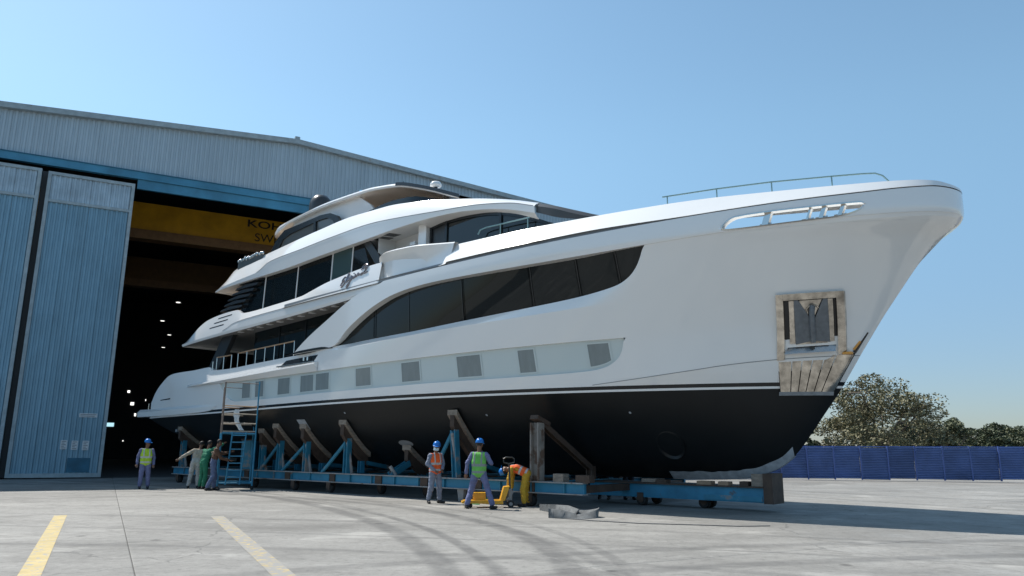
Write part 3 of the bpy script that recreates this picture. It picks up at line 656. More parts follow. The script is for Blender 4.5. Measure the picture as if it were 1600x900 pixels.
# --- hardtop
ht = pchip([(8.5, 10.98), (9.66, 11.187), (10.6, 11.33), (13.2, 11.57), (15.2, 11.60), (16.33, 11.51), (17.13, 11.40), (18.5, 10.98), (20.33, 10.25)])
hb = pchip([(8.5, 10.86), (9.0, 10.80), (10.3, 11.15), (13.2, 11.41), (15.2, 11.44), (16.34, 11.36), (17.14, 11.25), (18.5, 10.83), (20.3, 10.12)])
hT = lambda s: 2.5 - .9 * max(0, (9.6 - s) / 1.1) ** 2 * .5
q = np.linspace(8.5, 20.3, 50); mb = MB()
for sd_ in (1, -1): mb.grid([[SY(s, 0, hb(s) + .12, sd_) for s in q], [SY(s, hT(s) * .6, hb(s) + .08, sd_) for s in q], [SY(s, hT(s) - .03, hb(s), sd_) for s in q], [SY(s, hT(s), (hb(s) + ht(s)) / 2, sd_) for s in q], [SY(s, hT(s) - .06, ht(s), sd_) for s in q], [SY(s, hT(s) * .6, ht(s) + .1, sd_) for s in q], [SY(s, 0, ht(s) + .14, sd_) for s in q]])
mb.poly([SY(8.5, 0, 10.98), SY(8.5, hT(8.5) - .03, 10.86), SY(8.5, hT(8.5), 10.92), SY(8.5, hT(8.5) - .06, 10.98), SY(8.5, 0, 11.12), SY(8.5, -hT(8.5) + .06, 10.98), SY(8.5, -hT(8.5), 10.92), SY(8.5, -hT(8.5) + .03, 10.86)])
hard = mb.build('hardtop', 'white', yacht, True, 35)
q = np.linspace(17.0, 20.33, 20); mb = MB()
for sd_ in (1, -1): mb.grid([[SY(s, hT(s) + .025, ht(s) - .10, sd_) for s in q], [SY(s, hT(s) + .01, ht(s) + .035, sd_) for s in q], [SY(s, hT(s) - .5, ht(s) + .06, sd_) for s in q]])
mb.build('hardtop_edge', 'darkframe', hard, True)
# fin between fascia and hardtop
for sd_ in (1, -1):
    mb = MB(); mb.prism([SY(s, 2.25, z, sd_) for s, z in ((9.5, 10.5), (10.3, 11.2), (13.0, 11.46), (14.6, 11.45), (15.3, 11.0), (15.9, 10.35), (15.0, 9.9), (10, 9.6))], (0, .12 * sd_, 0)); mb.build('hardtop_fin', 'white_in', hard)
    outer = [(8.75, 9.5), (9.5, 10.45), (10.05, 10.80), (12.54, 11.0), (13.2, 10.97), (13.65, 10.78), (13.95, 10.4), (13.95, 9.9)]; inner = [(9.5, 9.75), (10.0, 10.4), (10.5, 10.56), (12.5, 10.80), (13.05, 10.80), (13.4, 10.62), (13.6, 10.35), (13.6, 9.95)]
    mb = MB(); mb.grid([[SY(s, 2.6, z, sd_) for s, z in outer], [SY(s, 2.6, z, sd_) for s, z in inner], [SY(s, 2.5, z, sd_) for s, z in inner]]); mb.grid([[SY(s, 2.6, z, sd_) for s, z in outer], [SY(s, 2.45, z, sd_) for s, z in outer]])
    mb.bar(SY(12.3, 2.58, 9.9, sd_), SY(12.2, 2.58, 10.8, sd_), .06, .14, (1, 0, 0)); mb.build('window_surround', 'darkframe', hard)
    mb = MB(); mb.poly([SY(s, 2.54, z, sd_) for s, z in inner]); mb.build('side_window', 'smoke', hard)
# windscreen of the sun deck
mb = MB(); q = np.linspace(15.6, 20.6, 14); wsz = pchip([(15.6, 10.50), (17.0, 10.66), (18.0, 10.62), (19.4, 10.34), (20.6, 10.0)])
for sd_ in (1, -1): mb.grid([[SY(s, 2.85 * (1 - .5 * sstep(18, 20.6, s)), 9.4, sd_) for s in q], [SY(s, 2.7 * (1 - .5 * sstep(18, 20.6, s)), wsz(s), sd_) for s in q]])
mb.build('sun_deck_windscreen', 'glass2', yacht, True)
# black dome, radar, small masts
mb = MB(); mb.lathe([(.46, -.1), (.50, .15), (.50, .62), (.45, .86), (.30, 1.04), (.12, 1.11), (0, 1.12)], 20); o = mb.build('satellite_dome', 'louvre', hard, True, 60); o.location = SY(10.75, 1.3, 11.5)
mb = MB(); mb.lathe([(.07, 0), (.05, .12), (.10, .2)], 12); o = mb.build('radar_mast', 'darkframe', hard, True); o.location = SY(18.25, 1.6, 11.08)
mb2 = MB(); mb2.lathe([(0, .16), (.17, .17), (.22, .21), (.22, .28), (.17, .36), (.06, .40), (0, .40)], 18); p = mb2.build('radar_dome', 'white', o, True, 60)
for s in (16.5, 16.65): mb = MB(); mb.tube([SY(s, 1.8, 11.5), SY(s, 1.8, 11.78)], .02, 6); mb.build('antenna', 'darkframe', hard)
mb = MB(); mb.tube([SY(14.0, 1.7, 11.6), SY(14.0, 1.7, 12.0)], .03, 6); mb.sphere(SY(14.0, 1.7, 11.95), .09); mb.build('mast_light', mat('light_blue_lens', (.05, .35, .6), .3), hard)
# wrapped guard at the aft end of the sun deck
mb = MB(); mb.box((7.85, -3.35, 9.2), (9.75, -3.25, 9.62)); ag = mb.build('aft_guard', 'smoke', yacht)
rr = random.Random(3)
for k in range(16):
    mb = MB(); s = 7.85 + 1.85 * k / 15; z = 9.62 + .08 * (k / 15); mb.sphere((s, -3.33, z + rr.uniform(-.05, .05)), .11, 6, 4, (rr.uniform(.6, 1.3), .5, rr.uniform(.5, 1))); mb.build('guard_wrap', 'steel', ag, True, 60)
# ================================================================== GROUND
HA = R(28); HD = Vector((math.cos(HA), math.sin(HA), 0)); HN = Vector((-math.sin(HA), math.cos(HA), 0)); HP = Vector((-20.78, 39.01, 0))
def concrete():
    m = bpy.data.materials.new('worn_concrete'); m.use_nodes = True; n = m.node_tree; L = n.links; b = n.nodes['Principled BSDF']
    g = n.nodes.new('ShaderNodeNewGeometry'); pos = g.outputs['Position']
    def mapping(sc, rz=0):
        mp = n.nodes.new('ShaderNodeMapping'); mp.inputs['Scale'].default_value = sc; mp.inputs['Rotation'].default_value = (0, 0, rz); L.new(pos, mp.inputs[0]); return mp.outputs[0]
    def nz(v, sc, det=6, ro=.6):
        t = n.nodes.new('ShaderNodeTexNoise'); t.inputs['Scale'].default_value = sc; t.inputs['Detail'].default_value = det; t.inputs['Roughness'].default_value = ro; L.new(v, t.inputs['Vector']); return t.outputs['Fac']
    def rng(f, a, b_, c=0., d=1.):
        r = n.nodes.new('ShaderNodeMapRange'); r.interpolation_type = 'SMOOTHSTEP'
        for i, v in ((1, a), (2, b_), (3, c), (4, d)): r.inputs[i].default_value = v
        L.new(f, r.inputs[0]); return r.outputs[0]
    def math_(op, a, b_=None):
        x = n.nodes.new('ShaderNodeMath'); x.operation = op
        for i, v in ((0, a), (1, b_)):
            if v is None: continue
            if isinstance(v, (int, float)): x.inputs[i].default_value = v
            else: L.new(v, x.inputs[i])
        return x.outputs[0]
    def mix(f, a, c):
        x = n.nodes.new('ShaderNodeMix'); x.data_type = 'RGBA'; L.new(f, x.inputs[0])
        for s, v in ((x.inputs[6], a), (x.inputs[7], c)):
            if isinstance(v, tuple): s.default_value = (*v, 1)
            else: L.new(v, s)
        return x.outputs[2]
    big = nz(pos, .13, 4); blot = nz(mapping((.55, 1, 1), R(25)), .42, 7, .62); med = nz(pos, 1.1, 8, .68); fine = nz(pos, 7, 8, .75); grit = nz(pos, 38, 4, .8)
    c1 = mix(rng(blot, .30, .70), (.175, .168, .154), (.315, .302, .278))
    c2 = mix(rng(big, .35, .66, 0, .8), c1, (.262, .252, .232))
    c2 = mix(rng(med, .50, .74, 0, .55), c2, (.150, .144, .133)); c2 = mix(rng(med, .46, .28, 0, .3), c2, (.39, .375, .345))
    c2 = mix(rng(fine, .48, .72, 0, .65), c2, (.105, .10, .094)); c2 = mix(rng(fine, .44, .28, 0, .4), c2, (.44, .425, .395))
    c2 = mix(rng(grit, .45, .7, 0, .25), c2, (.09, .088, .083))
    # pale, rounded scuffed patches
    sc2 = nz(mapping((.5, .8, 1), R(20)), .8, 8, .6); c2 = mix(rng(sc2, .58, .68, 0, .45), c2, (.43, .412, .378))
    # tyre tracks: arcs about a far turning point, each with its own width
    sx = n.nodes.new('ShaderNodeSeparateXYZ'); L.new(pos, sx.inputs[0])
    def arc_(cx, cy, r, wd, st):
        dx = math_('SUBTRACT', sx.outputs[0], cx); dy = math_('SUBTRACT', sx.outputs[1], cy)
        d = math_('SQRT', math_('ADD', math_('MULTIPLY', dx, dx), math_('MULTIPLY', dy, dy)))
        wob = math_('MULTIPLY', math_('SUBTRACT', nz(pos, .2, 1), .5), .16)
        e = math_('ABSOLUTE', math_('SUBTRACT', math_('ADD', d, wob), r))
        k = math_('MULTIPLY', rng(e, wd * .35, wd, 1, 0), rng(nz(pos, 1.6, 7, .7), .28, .60, .3, 1.))
        return math_('MULTIPLY', k, st)
    for a in ((-37.46, 2.0, 37.6, .30, .62), (-37.46, 2.0, 38.3, .16, .4), (-17, 10.3, 17.8, .30, .6), (-17, 10.3, 18.6, .15, .4), (-27.2, 5.8, 27.4, .16, .5), (-27.2, 5.8, 29.0, .18, .4), (-8, -14, 27, .2, .4), (14, -20, 33, .3, .45), (14, -20, 34.8, .3, .4), (-30, 50, 30.5, .25, .4), (40, 44, 34, .35, .35), (60, 70, 62, .5, .35), (-20, -60, 76.5, .12, .4), (-20, -60, 79, .2, .35)):
        c2 = mix(arc_(*a), c2, (.085, .083, .08))
    # cracks and oil spots
    v = n.nodes.new('ShaderNodeTexVoronoi'); v.feature = 'DISTANCE_TO_EDGE'; v.inputs['Scale'].default_value = .13
    wv = n.nodes.new('ShaderNodeVectorMath'); wv.operation = 'ADD'; L.new(pos, wv.inputs[0])
    nn = n.nodes.new('ShaderNodeTexNoise'); nn.inputs['Scale'].default_value = .9; nn.inputs['Detail'].default_value = 5; L.new(pos, nn.inputs['Vector'])
    L.new(nn.outputs['Color'], wv.inputs[1]); L.new(wv.outputs[0], v.inputs['Vector'])
    ck = math_('MULTIPLY', rng(v.outputs['Distance'], .0012, .003, 1, 0), rng(nz(pos, .2, 2), .50, .56)); c2 = mix(math_('MULTIPLY', ck, .4), c2, (.05, .05, .048))
    sp = n.nodes.new('ShaderNodeTexVoronoi'); sp.inputs['Scale'].default_value = .55; L.new(pos, sp.inputs['Vector'])
    c2 = mix(math_('MULTIPLY', rng(sp.outputs['Distance'], .03, .07, 1, 0), .6), c2, (.05, .048, .045))
    oi = n.nodes.new('ShaderNodeObjectInfo'); hv = n.nodes.new('ShaderNodeHueSaturation'); L.new(rng(oi.outputs['Random'], 0, 1, .93, 1.06), hv.inputs['Value']); L.new(c2, hv.inputs['Color'])
    L.new(hv.outputs[0], b.inputs['Base Color']); L.new(rng(med, .3, .7, .62, .85), b.inputs['Roughness']); b.inputs['Specular IOR Level'].default_value = .3
    bp = n.nodes.new('ShaderNodeBump'); bp.inputs['Strength'].default_value = .35; bp.inputs['Distance'].default_value = .02; L.new(fine, bp.inputs['Height']); L.new(bp.outputs[0], b.inputs['Normal'])
    return m
M_['concrete'] = concrete()
M_['joint'] = mat('joint_filler', (.07, .068, .065), .9)
M_['earth'] = mat('dry_ground', (.27, .25, .21), .9, var=.3, vscale=.2)
mb = MB(); mb.grid([[(-1500, y, -.016) for y in (-800, 2500)], [(1500, y, -.016) for y in (-800, 2500)]]); ground = tag(mb.build('ground', 'earth', fix=False), kind='structure')
# cast concrete apron slabs
SL = 5.6; org = Vector((-9.1, 18.2, 0))
mb = MB(); e = SL / 2 - .006
mb.grid([[(-e, -e, -.014), (e, -e, -.014), (e, e, -.014), (-e, e, -.014)], [(-e, -e, -.006), (e, -e, -.006), (e, e, -.006), (-e, e, -.006)], [(-e + .012, -e + .012, 0), (e - .012, -e + .012, 0), (e - .012, e - .012, 0), (-e + .012, e - .012, 0)]], closed=True)
mb.face((8, 9, 10, 11)); slab_me = mb.build('concrete_slab', 'concrete', data=True)
jb = MB(); jb.grid([[(-110, -60, -.015), (130, -60, -.015)], [(-110, 90, -.015), (130, 90, -.015)]]); jo = jb.build('joint_bed', 'joint', ground, fix=False); 
cnt = 0
rows_ = []
for i in range(-9, 14):
    for j in range(-4, 10):
        p = org + HD * (SL * (i + .5)) + HN * (SL * (j + .5)); rows_.append((p.length, i, j, p))
rows_.sort(key=lambda a: a[0])
for d_, i, j, p in rows_[:296]:
    o = link('concrete_slab', slab_me, ground); o.location = p; o.rotation_euler = (0, 0, HA)
mb = MB()
for d_, i, j, p in rows_[296:]:
    mt = Matrix.Translation(p) @ Matrix.Rotation(HA, 4, 'Z'); mb.poly([mt @ Vector(q) for q in ((-e, -e, 0), (e, -e, 0), (e, e, 0), (-e, e, 0))])
if rows_[296:]: tag(mb.build('concrete_slab_field', 'concrete', ground, fix=False), kind='stuff')
# painted lines
M_['yellow_paint'] = mat('worn_yellow_paint', (.50, .39, .18), .8, rust=(.30, .29, .265), rustamt=.47, rscale=8, var=.2, vscale=4)
M_['yellow_worn'] = mat('badly_worn_yellow_paint', (.44, .34, .17), .8, rust=(.27, .26, .24), rustamt=.59, rscale=7, var=.2, vscale=4)
for a, b, wd, m_, lab in (((-6.02, 9.9), (-10.52, 18.2), .26, 'yellow_paint', 'bright yellow bay line on the concrete at the lower left'), ((-2.85, 10.0), (-6.9, 18.3), .28, 'yellow_worn', 'worn yellow bay line running towards the lower middle of the concrete')):
    a = Vector((*a, .004)); b = Vector((*b, .004)); d_ = (b - a).normalized(); a -= d_ * 4; n_ = Vector((d_.y, -d_.x, 0)) * wd / 2
    mb = MB(); k = 24; mb.grid([[a + (b - a) * i / k - n_ for i in range(k + 1)], [a + (b - a) * i / k + n_ for i in range(k + 1)]]); tag(mb.build('bay_line', m_, fix=False), lab, 'road marking', 'yellow bay lines')

# ================================================================== HANGAR
M_['clad'] = mat('cladding_pale_blue', (.40, .48, .53), .42, metal=.2, var=.07, vscale=1.2, objrand=.03, stretch=(1, 1, .35))
M_['doorclad'] = mat('door_cladding', (.20, .345, .44), .42, metal=.2, var=.14, vscale=1.4, objrand=.05, stretch=(1, 1, .4))
M_['doorclad2'] = mat('door_cladding_upper', (.40, .50, .57), .42, metal=.2, var=.2, vscale=1.4, objrand=.05)
M_['doorframe'] = mat('door_frame', (.33, .40, .43), .5, rust=(.30, .21, .13), rustamt=.34, rscale=1.6, var=.2)
M_['header'] = mat('header_blue', (.055, .24, .38), .45, var=.3, vscale=.8, rust=(.12, .14, .15), rustamt=.3, rscale=1.2)
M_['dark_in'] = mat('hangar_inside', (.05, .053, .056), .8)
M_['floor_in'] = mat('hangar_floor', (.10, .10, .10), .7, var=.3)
M_['crane'] = mat('crane_yellow', (.62, .33, .015), .4, var=.25, vscale=.8)
M_['crane_under'] = mat('crane_rail_brown', (.22, .12, .05), .5, var=.2)
M_['ink'] = mat('black_lettering', (.01, .01, .01), .5)
M_['sign'] = mat('white_sign', (.6, .62, .63), .5)
M_['signtext'] = mat('sign_print', (.22, .23, .25), .6)
M_['patch'] = mat('repair_blue', (.02, .13, .21), .5, var=.3, vscale=2)
M_['lamp_on'] = mat('lit_lamp', (1, 1, 1), .5, emit=(1, .98, .92), estr=1.5)
M_['skylit'] = mat('lit_window', (.6, .8, .9), .5, emit=(.45, .75, .85), estr=1.0)
hang = empty('boatyard_hangar', HP, HA, 'large pale blue corrugated hangar with a wide open door behind the yacht', 'hangar')
RIDGE = 8.5; roofz = lambda d: 19.85 - .07 * abs(d - RIDGE)
DL, DR, DEP = -27.0, 44.0, 60.0
OP0, OP1, HZ = -9.0, 26.0, 16.30
def corr(mb, d0, d1, z0, z1, y, pitch=.25, dep=.05, sgn=-1):
    n = max(1, round((d1 - d0) / pitch)); p = (d1 - d0) / n; prof = []
    for i in range(n):
        x = d0 + i * p
        prof += [(x, 0), (x + p * .30, 0), (x + p * .42, dep), (x + p * .83, dep), (x + p * .95, 0)]
    prof.append((d1, 0))
    zf0 = z0 if callable(z0) else (lambda d: z0); zf1 = z1 if callable(z1) else (lambda d: z1)
    mb.grid([[(x, y + sgn * h, zf0(x)) for x, h in prof], [(x, y + sgn * h, zf1(x)) for x, h in prof]])
d = DL
while d < DR - .01:
    d2 = min(d + 1.0, DR); mb = MB(); corr(mb, d + .002, d2 - .002, HZ, roofz, 0); mb.build('cladding_sheet', 'clad', hang); d = d2
for a, b in ((DL, OP0), (OP1, DR)):
    d = a
    while d < b - .01:
        d2 = min(d + 1.0, b); mb = MB(); corr(mb, d + .002, d2 - .002, 0, HZ, 0.02); mb.build('cladding_sheet', 'doorclad', hang); d = d2
# verge trim along the gable
for a, b in ((DL - .3, RIDGE), (RIDGE, DR + .3)):
    mb = MB(); mb.bar((a, -.16, roofz(a) + .02), (b, -.16, roofz(b) + .02), .34, .30); mb.build('verge_trim', 'doorframe', hang)
mb = MB(); mb.box((RIDGE - .15, -.1, roofz(RIDGE) + .17), (RIDGE + .15, .2, roofz(RIDGE) + .42)); mb.build('ridge_cap', 'doorframe', hang)
# roof, side and back walls, floor
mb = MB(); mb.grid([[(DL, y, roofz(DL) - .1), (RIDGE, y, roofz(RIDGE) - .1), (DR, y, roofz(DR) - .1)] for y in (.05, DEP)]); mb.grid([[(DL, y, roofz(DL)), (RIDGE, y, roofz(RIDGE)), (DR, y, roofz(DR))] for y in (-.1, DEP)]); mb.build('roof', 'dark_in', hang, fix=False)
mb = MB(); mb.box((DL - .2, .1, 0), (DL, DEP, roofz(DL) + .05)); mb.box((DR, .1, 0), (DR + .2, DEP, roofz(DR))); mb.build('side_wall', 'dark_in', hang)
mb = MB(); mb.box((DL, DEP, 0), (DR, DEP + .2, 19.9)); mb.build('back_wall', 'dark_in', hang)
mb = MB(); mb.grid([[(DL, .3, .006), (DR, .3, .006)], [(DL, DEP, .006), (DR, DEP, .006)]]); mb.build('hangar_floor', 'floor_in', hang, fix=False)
mb = MB(); mb.box((DL, .06, HZ), (DR, .2, 17.3)); mb.build('lintel_back', 'dark_in', hang)
# header beams
mb = MB(); mb.box((-14, -.32, 15.93), (30, -.02, 16.33)); mb.build('header_beam', 'header', hang)
mb = MB(); mb.box((.1, -.22, 15.40), (30, -.03, 15.925)); mb.build('header_beam', 'header', hang)
mb = MB(); mb.box((-14, -.36, 16.332), (30, -.03, 16.38)); mb.build('flashing', 'patch', hang)
# sliding doors
def door(d0, d1, y, signs=False):
    dr = empty('sliding_door', (0, 0, 0)); dr.parent = hang
    zt, zb, zm = 15.58, .06, 13.95
    def fr(a, b): mb = MB(); mb.box(a, b); mb.build('door_frame', 'doorframe', dr)
    fr((d0, y - .12, zb), (d0 + .16, y + .1, zt)); fr((d1 - .16, y - .12, zb), (d1, y + .1, zt))
    fr((d0 + .162, y - .12, zt - .16), (d1 - .162, y + .1, zt)); fr((d0 + .162, y - .11, zm), (d1 - .162, y + .1, zm + .15)); fr((d0 + .162, y - .12, zb), (d1 - .162, y + .1, zb + .2))
    n = round(d1 - d0); w_ = (d1 - d0 - .33) / n
    for i in range(n):
        a = d0 + .165 + i * w_
        mb = MB(); corr(mb, a + .004, a + w_ - .004, zb + .2, 8.1, y, .22, .05); mb.build('door_sheet', 'doorclad', dr)
        mb = MB(); corr(mb, a + .004, a + w_ - .004, 8.05, zm, y + .006, .22, .05); mb.build('door_sheet', 'doorclad', dr)
        mb = MB(); corr(mb, a + .004, a + w_ - .004, zm + .15, zt - .16, y, .22, .05); mb.build('door_sheet', 'doorclad2', dr)
    return dr
dr1 = door(-4.05, 0.0, -.3); dr2 = door(-8.35, -4.32, -.55); door(-13, -8.6, -.3)
mb = MB(); mb.box((-4.32, -.2, .06), (-4.05, -.15, 15.6)); mb.build('door_gap_shade', 'dark_in', dr2)  # dark strip painting the shade in the gap between the doors
for a in (17.5, 21.6, 25.8): door(a, a + 4.0, -.3)
def sign(d0, d1, z0, z1, lines, y=-.352):
    mb = MB(); mb.box((d0, y - .012, z0), (d1, y, z1)); s = mb.build('notice', 'sign', dr1)
    mb = MB()
    for k in range(lines):
        z = z1 - (z1 - z0) * (k + .8) / (lines + .6); mb.box((d0 + .05, y - .016, z - .018), (d1 - .05 - .07 * (k % 2), y - .0125, z + .018))
    mb.build('notice_print', 'signtext', s)
sign(-1.93, -1.64, 1.42, 1.86, 5); sign(-1.46, -1.17, 1.40, 1.84, 5); sign(-.98, -.69, 1.38, 1.84, 5); sign(-1.27, -.47, 3.0, 3.2, 2)
mb = MB(); mb.box((-1.55, -.356, .30), (-.55, -.346, 1.0)); mb.build('repair_patch', 'patch', dr1)
# steel frames inside
for y in (6, 18, 30, 42, 54):
    for d_ in (-2.0, 19.0):
        mb = MB(); mb.ibeam((d_ - 12 if d_ < 0 else d_ + 12, y, 0), (d_ - 12 if d_ < 0 else d_ + 12, y, 17), .4, .5, upv=(0, 1, 0)); mb.build('steel_column', 'dark_in', hang)
# overhead cranes
def crane(y, z0, name_label, text=False, dim=False):
    cr = empty('overhead_crane', HP + HN * y, HA, name_label, 'crane', 'overhead cranes in the hangar')
    mb = MB(); mb.box((-14, 0, z0 + .6), (31, .5, z0 + 2.45)); mb.build('girder', 'crane' if text else mat('crane_shaded', (.16, .085, .02), .5, var=.2), cr)  # inner girder gets a darkened yellow, hangar gloom put into the colour
    mb = MB(); mb.box((-14, -.25, z0), (31, .75, z0 + .597)); mb.build('bottom_flange', 'crane_under', cr)
    mb = MB(); mb.box((-14.4, -.4, z0 - .2), (-13.9, .9, z0 + 1.2)); mb.box((30.9, -.4, z0 - .2), (31.4, .9, z0 + 1.2)); mb.build('end_carriage', 'crane_under', cr)
    if text:
        for t, x, z, h, sx in (('KOHNE', 7.05, z0 + 1.80, .50, 1.5), ('SWL 2', 7.62, z0 + .84, .56, 1.05)):
            cu = bpy.data.curves.new('lettering', 'FONT'); cu.body = t; cu.size = h / .69; cu.extrude = .004; cu.offset = .012 if t[0] == 'K' else .004
            tmp = bpy.data.objects.new('tmp', cu); C.objects.link(tmp); dg = bpy.context.evaluated_depsgraph_get(); me = bpy.data.meshes.new_from_object(tmp.evaluated_get(dg)); C.objects.unlink(tmp); bpy.data.objects.remove(tmp)
            me.materials.clear(); me.materials.append(M_['ink']); o = link('lettering', me, cr); o.rotation_euler = (PI / 2, 0, 0); o.location = (x, -.006, z); o.scale = (sx, 1, 1)
    return cr
crane(8, 14.65, 'yellow overhead crane girder with black lettering just inside the hangar door', True)
crane(23, 14.4, 'crane girder deeper in the dark hangar, its shade put into the colour')
# lamps seen deep inside
lm = MB(); lm.lathe([(0, .3), (.12, .28), (.3, .05), (.3, 0)], 12); lme = lm.build('shade', 'dark_in', data=True)
lb = MB(); lb.lathe([(0, -.01), (.17, -.01), (.17, .03), (0, .03)], 12); lbe = lb.build('lamp', 'lamp_on', data=True)
names = ['nearest and highest', 'second', 'third', 'fourth and lowest']
for i, (y, d_, z) in enumerate(((25, 4.3, 13.7), (32, 3.55, 13.05), (40, 4.7, 12.85), (50, 4.75, 12.7))):
    o = empty('bay_lamp', HP + HN * y + HD * d_ + Vector((0, 0, z)), 0, 'small lit bay lamp in the dark hangar, %s of the row' % names[i], 'lamp', 'bay lamps in the hangar')
    link('shade', lme, o); link('lamp', lbe, o)
    mb = MB(); mb.tube([(0, 0, .3), (0, 0, 17.6 - z)], .015, 5); mb.build('drop_rod', 'dark_in', o)
for d_, z, w_, h in ((1.92, 7.78, .28, .28), (2.45, 6.38, .38, .36), (2.91, 5.11, .2, .34), (3.9, 6.85, .08, .2), (.32, 3.92, .8, .45), (1.89, 2.1, .1, .13), (6.4, 8.95, .1, .1)):
    mb = MB(); mb.box((d_ - w_ / 2, DEP - .05, z * 1.05 - h / 2), (d_ + w_ / 2, DEP - .02, z * 1.05 + h / 2)); mb.build('back_window', 'lamp_on' if d_ != .32 else 'skylit', hang)

# ================================================================== FENCE, TREES
M_['fence'] = mat('fence_blue', (.11, .18, .40), .5, var=.25, vscale=1.0, objrand=.14)
M_['fencepost'] = mat('fence_post_blue', (.07, .12, .33), .5)
fence = empty('boundary_fence', (6, 44.6, 0), 0, 'dark blue ribbed metal boundary fence across the yard', 'fence')
Fa = Vector((4.0, 44.9, 0)); Fd = (Vector((27.6, 41.3, 0)) - Vector((15.0, 43.2, 0))).normalized()
fence.location = Fa; fence.rotation_euler = (0, 0, math.atan2(Fd.y, Fd.x))
mb = MB(); n = 19; prof = []
for k in range(n):
    z = .05 + 1.74 * k / n; p = 1.74 / n; prof += [(z, 0), (z + p * .5, -.075), (z + p * .68, -.075), (z + p * .72, 0)]
mb.grid([[(x, y, z) for z, y in prof] for x in (.03, 1.39)]); pme = mb.build('fence_panel', 'fence', data=True)
mb = MB(); mb.box((-.035, -.10, 0), (.035, -.02, 1.84)); pome = mb.build('fence_post', 'fencepost', data=True)
rr = random.Random(5)
for k in range(34):
    o = link('fence_panel', pme, fence); o.location = (k * 1.42, rr.uniform(-.03, .03), rr.uniform(-.03, .03) + .004 * k); o.rotation_euler = (rr.uniform(-.03, .03), rr.uniform(-.006, .006), 0)
    o = link('fence_post', pome, fence); o.location = (k * 1.42, 0, .004 * k); o.rotation_euler = (rr.uniform(-.03, .03), rr.uniform(-.015, .015), 0)
mb = MB(); mb.bar((0, .03, 1.80), (48.2, .03, 1.94), .05, .05); mb.build('fence_rail', 'fencepost', fence)

def leafmat(name, col, var=.35):
    m = bpy.data.materials.new(name); m.use_nodes = True; n = m.node_tree; b = n.nodes['Principled BSDF']; L = n.links
    g = n.nodes.new('ShaderNodeNewGeometry'); t = n.nodes.new('ShaderNodeTexNoise'); t.inputs['Scale'].default_value = 1.3; t.inputs['Detail'].default_value = 4; L.new(g.outputs['Position'], t.inputs['Vector'])
    r = n.nodes.new('ShaderNodeValToRGB'); r.color_ramp.elements[0].position = .35; r.color_ramp.elements[1].position = .68
    r.color_ramp.elements[0].color = (*[c * (1 - var) for c in col], 1); r.color_ramp.elements[1].color = (*[c * (1 + var) for c in col], 1)
    L.new(t.outputs['Fac'], r.inputs[0]); L.new(r.outputs[0], b.inputs['Base Color']); b.inputs['Roughness'].default_value = .6; b.inputs['Specular IOR Level'].default_value = .3
    return m
M_['leaf'] = leafmat('olive_leaves', (.185, .172, .095)); M_['leaf_d'] = leafmat('dark_leaves', (.085, .10, .055)); M_['leaf_m'] = leafmat('mid_leaves', (.13, .14, .075))
M_['bark'] = mat('grey_bark', (.17, .14, .11), .85, var=.3, vscale=3)
def tree(name, loc, H_, rx, ry, crown0, nblob, nleaf, leaf, lm_, label, seed, group, limbs=7, flat=.6):
    rg = random.Random(seed); root = empty(name, loc, rg.uniform(0, 6), label, 'tree', group)
    mb = MB(); tips = []
    tz = H_ * crown0
    mb.tube([(0, 0, -.1), (.05, 0, tz * .5), (0, .05, tz)], .2, 8, rr=[H_ * .035, H_ * .026, H_ * .022])
    for k in range(limbs):
        a = 2 * PI * k / limbs + rg.uniform(-.3, .3); e = rg.uniform(.45, 1.0); r_ = rg.uniform(.5, .85)
        p0 = Vector((0, 0, tz * rg.uniform(.75, 1))); p2 = Vector((math.cos(a) * rx * r_ , math.sin(a) * ry * r_, tz + (H_ - tz) * e * .75)); p1 = p0.lerp(p2, .5) + Vector((0, 0, rg.uniform(-.1, .25) * H_ * .2))
        mb.tube([p0, p1, p2], .1, 6, rr=[H_ * .016, H_ * .010, H_ * .004])
        for q in range(3):
            b_ = p1.lerp(p2, rg.uniform(0, 1)); mb.tube([b_, b_ + Vector((rg.uniform(-1, 1) * rx * .35, rg.uniform(-1, 1) * ry * .35, rg.uniform(-.05, .22) * H_))], .03, 5, rr=[H_ * .006, H_ * .002])
    mb.build('trunk', 'bark', root, True, 60)
    bl = []
    while len(bl) < nblob:
        x, y, z = rg.uniform(-1, 1), rg.uniform(-1, 1), rg.uniform(0, 1)
        rad = x * x + y * y + (z * 1.0) ** 2
        if rad > 1 or (rad < .30): continue
        bl.append((Vector((x * rx, y * ry, tz * .85 + (H_ - tz * .85) * z ** .9 * .97)), rg.uniform(.6, 1.2) * rx * .23))
    V = []; F = []
    for k in range(nleaf):
        c, r_ = bl[rg.randrange(nblob)]
        u = Vector((rg.gauss(0, 1), rg.gauss(0, 1), rg.gauss(0, 1))).normalized() * r_ * rg.uniform(.35, 1.0) ** .6; u.z *= flat
        p = c + u; s_ = leaf * rg.uniform(.6, 1.4)
        a = Vector((rg.gauss(0, 1), rg.gauss(0, 1), rg.gauss(0, .6))).normalized(); b_ = a.cross(Vector((rg.gauss(0, 1), rg.gauss(0, 1), rg.gauss(0, 1)))).normalized()
        i = len(V); V += [p - a * s_, p + b_ * s_ * .5, p + a * s_, p - b_ * s_ * .5]; F.append((i, i + 1, i + 2, i + 3))
    me = bpy.data.meshes.new('crown'); me.from_pydata([tuple(v) for v in V], [], F); me.materials.append(M_[lm_]); link('crown', me, root)
    return root
tree('broad_tree', (29.3, 60, 0), 7.4, 5.0, 4.4, .28, 95, 21000, .105, 'leaf', 'big spreading olive brown tree rising above the blue fence', 11, 'trees beyond the fence', 9)
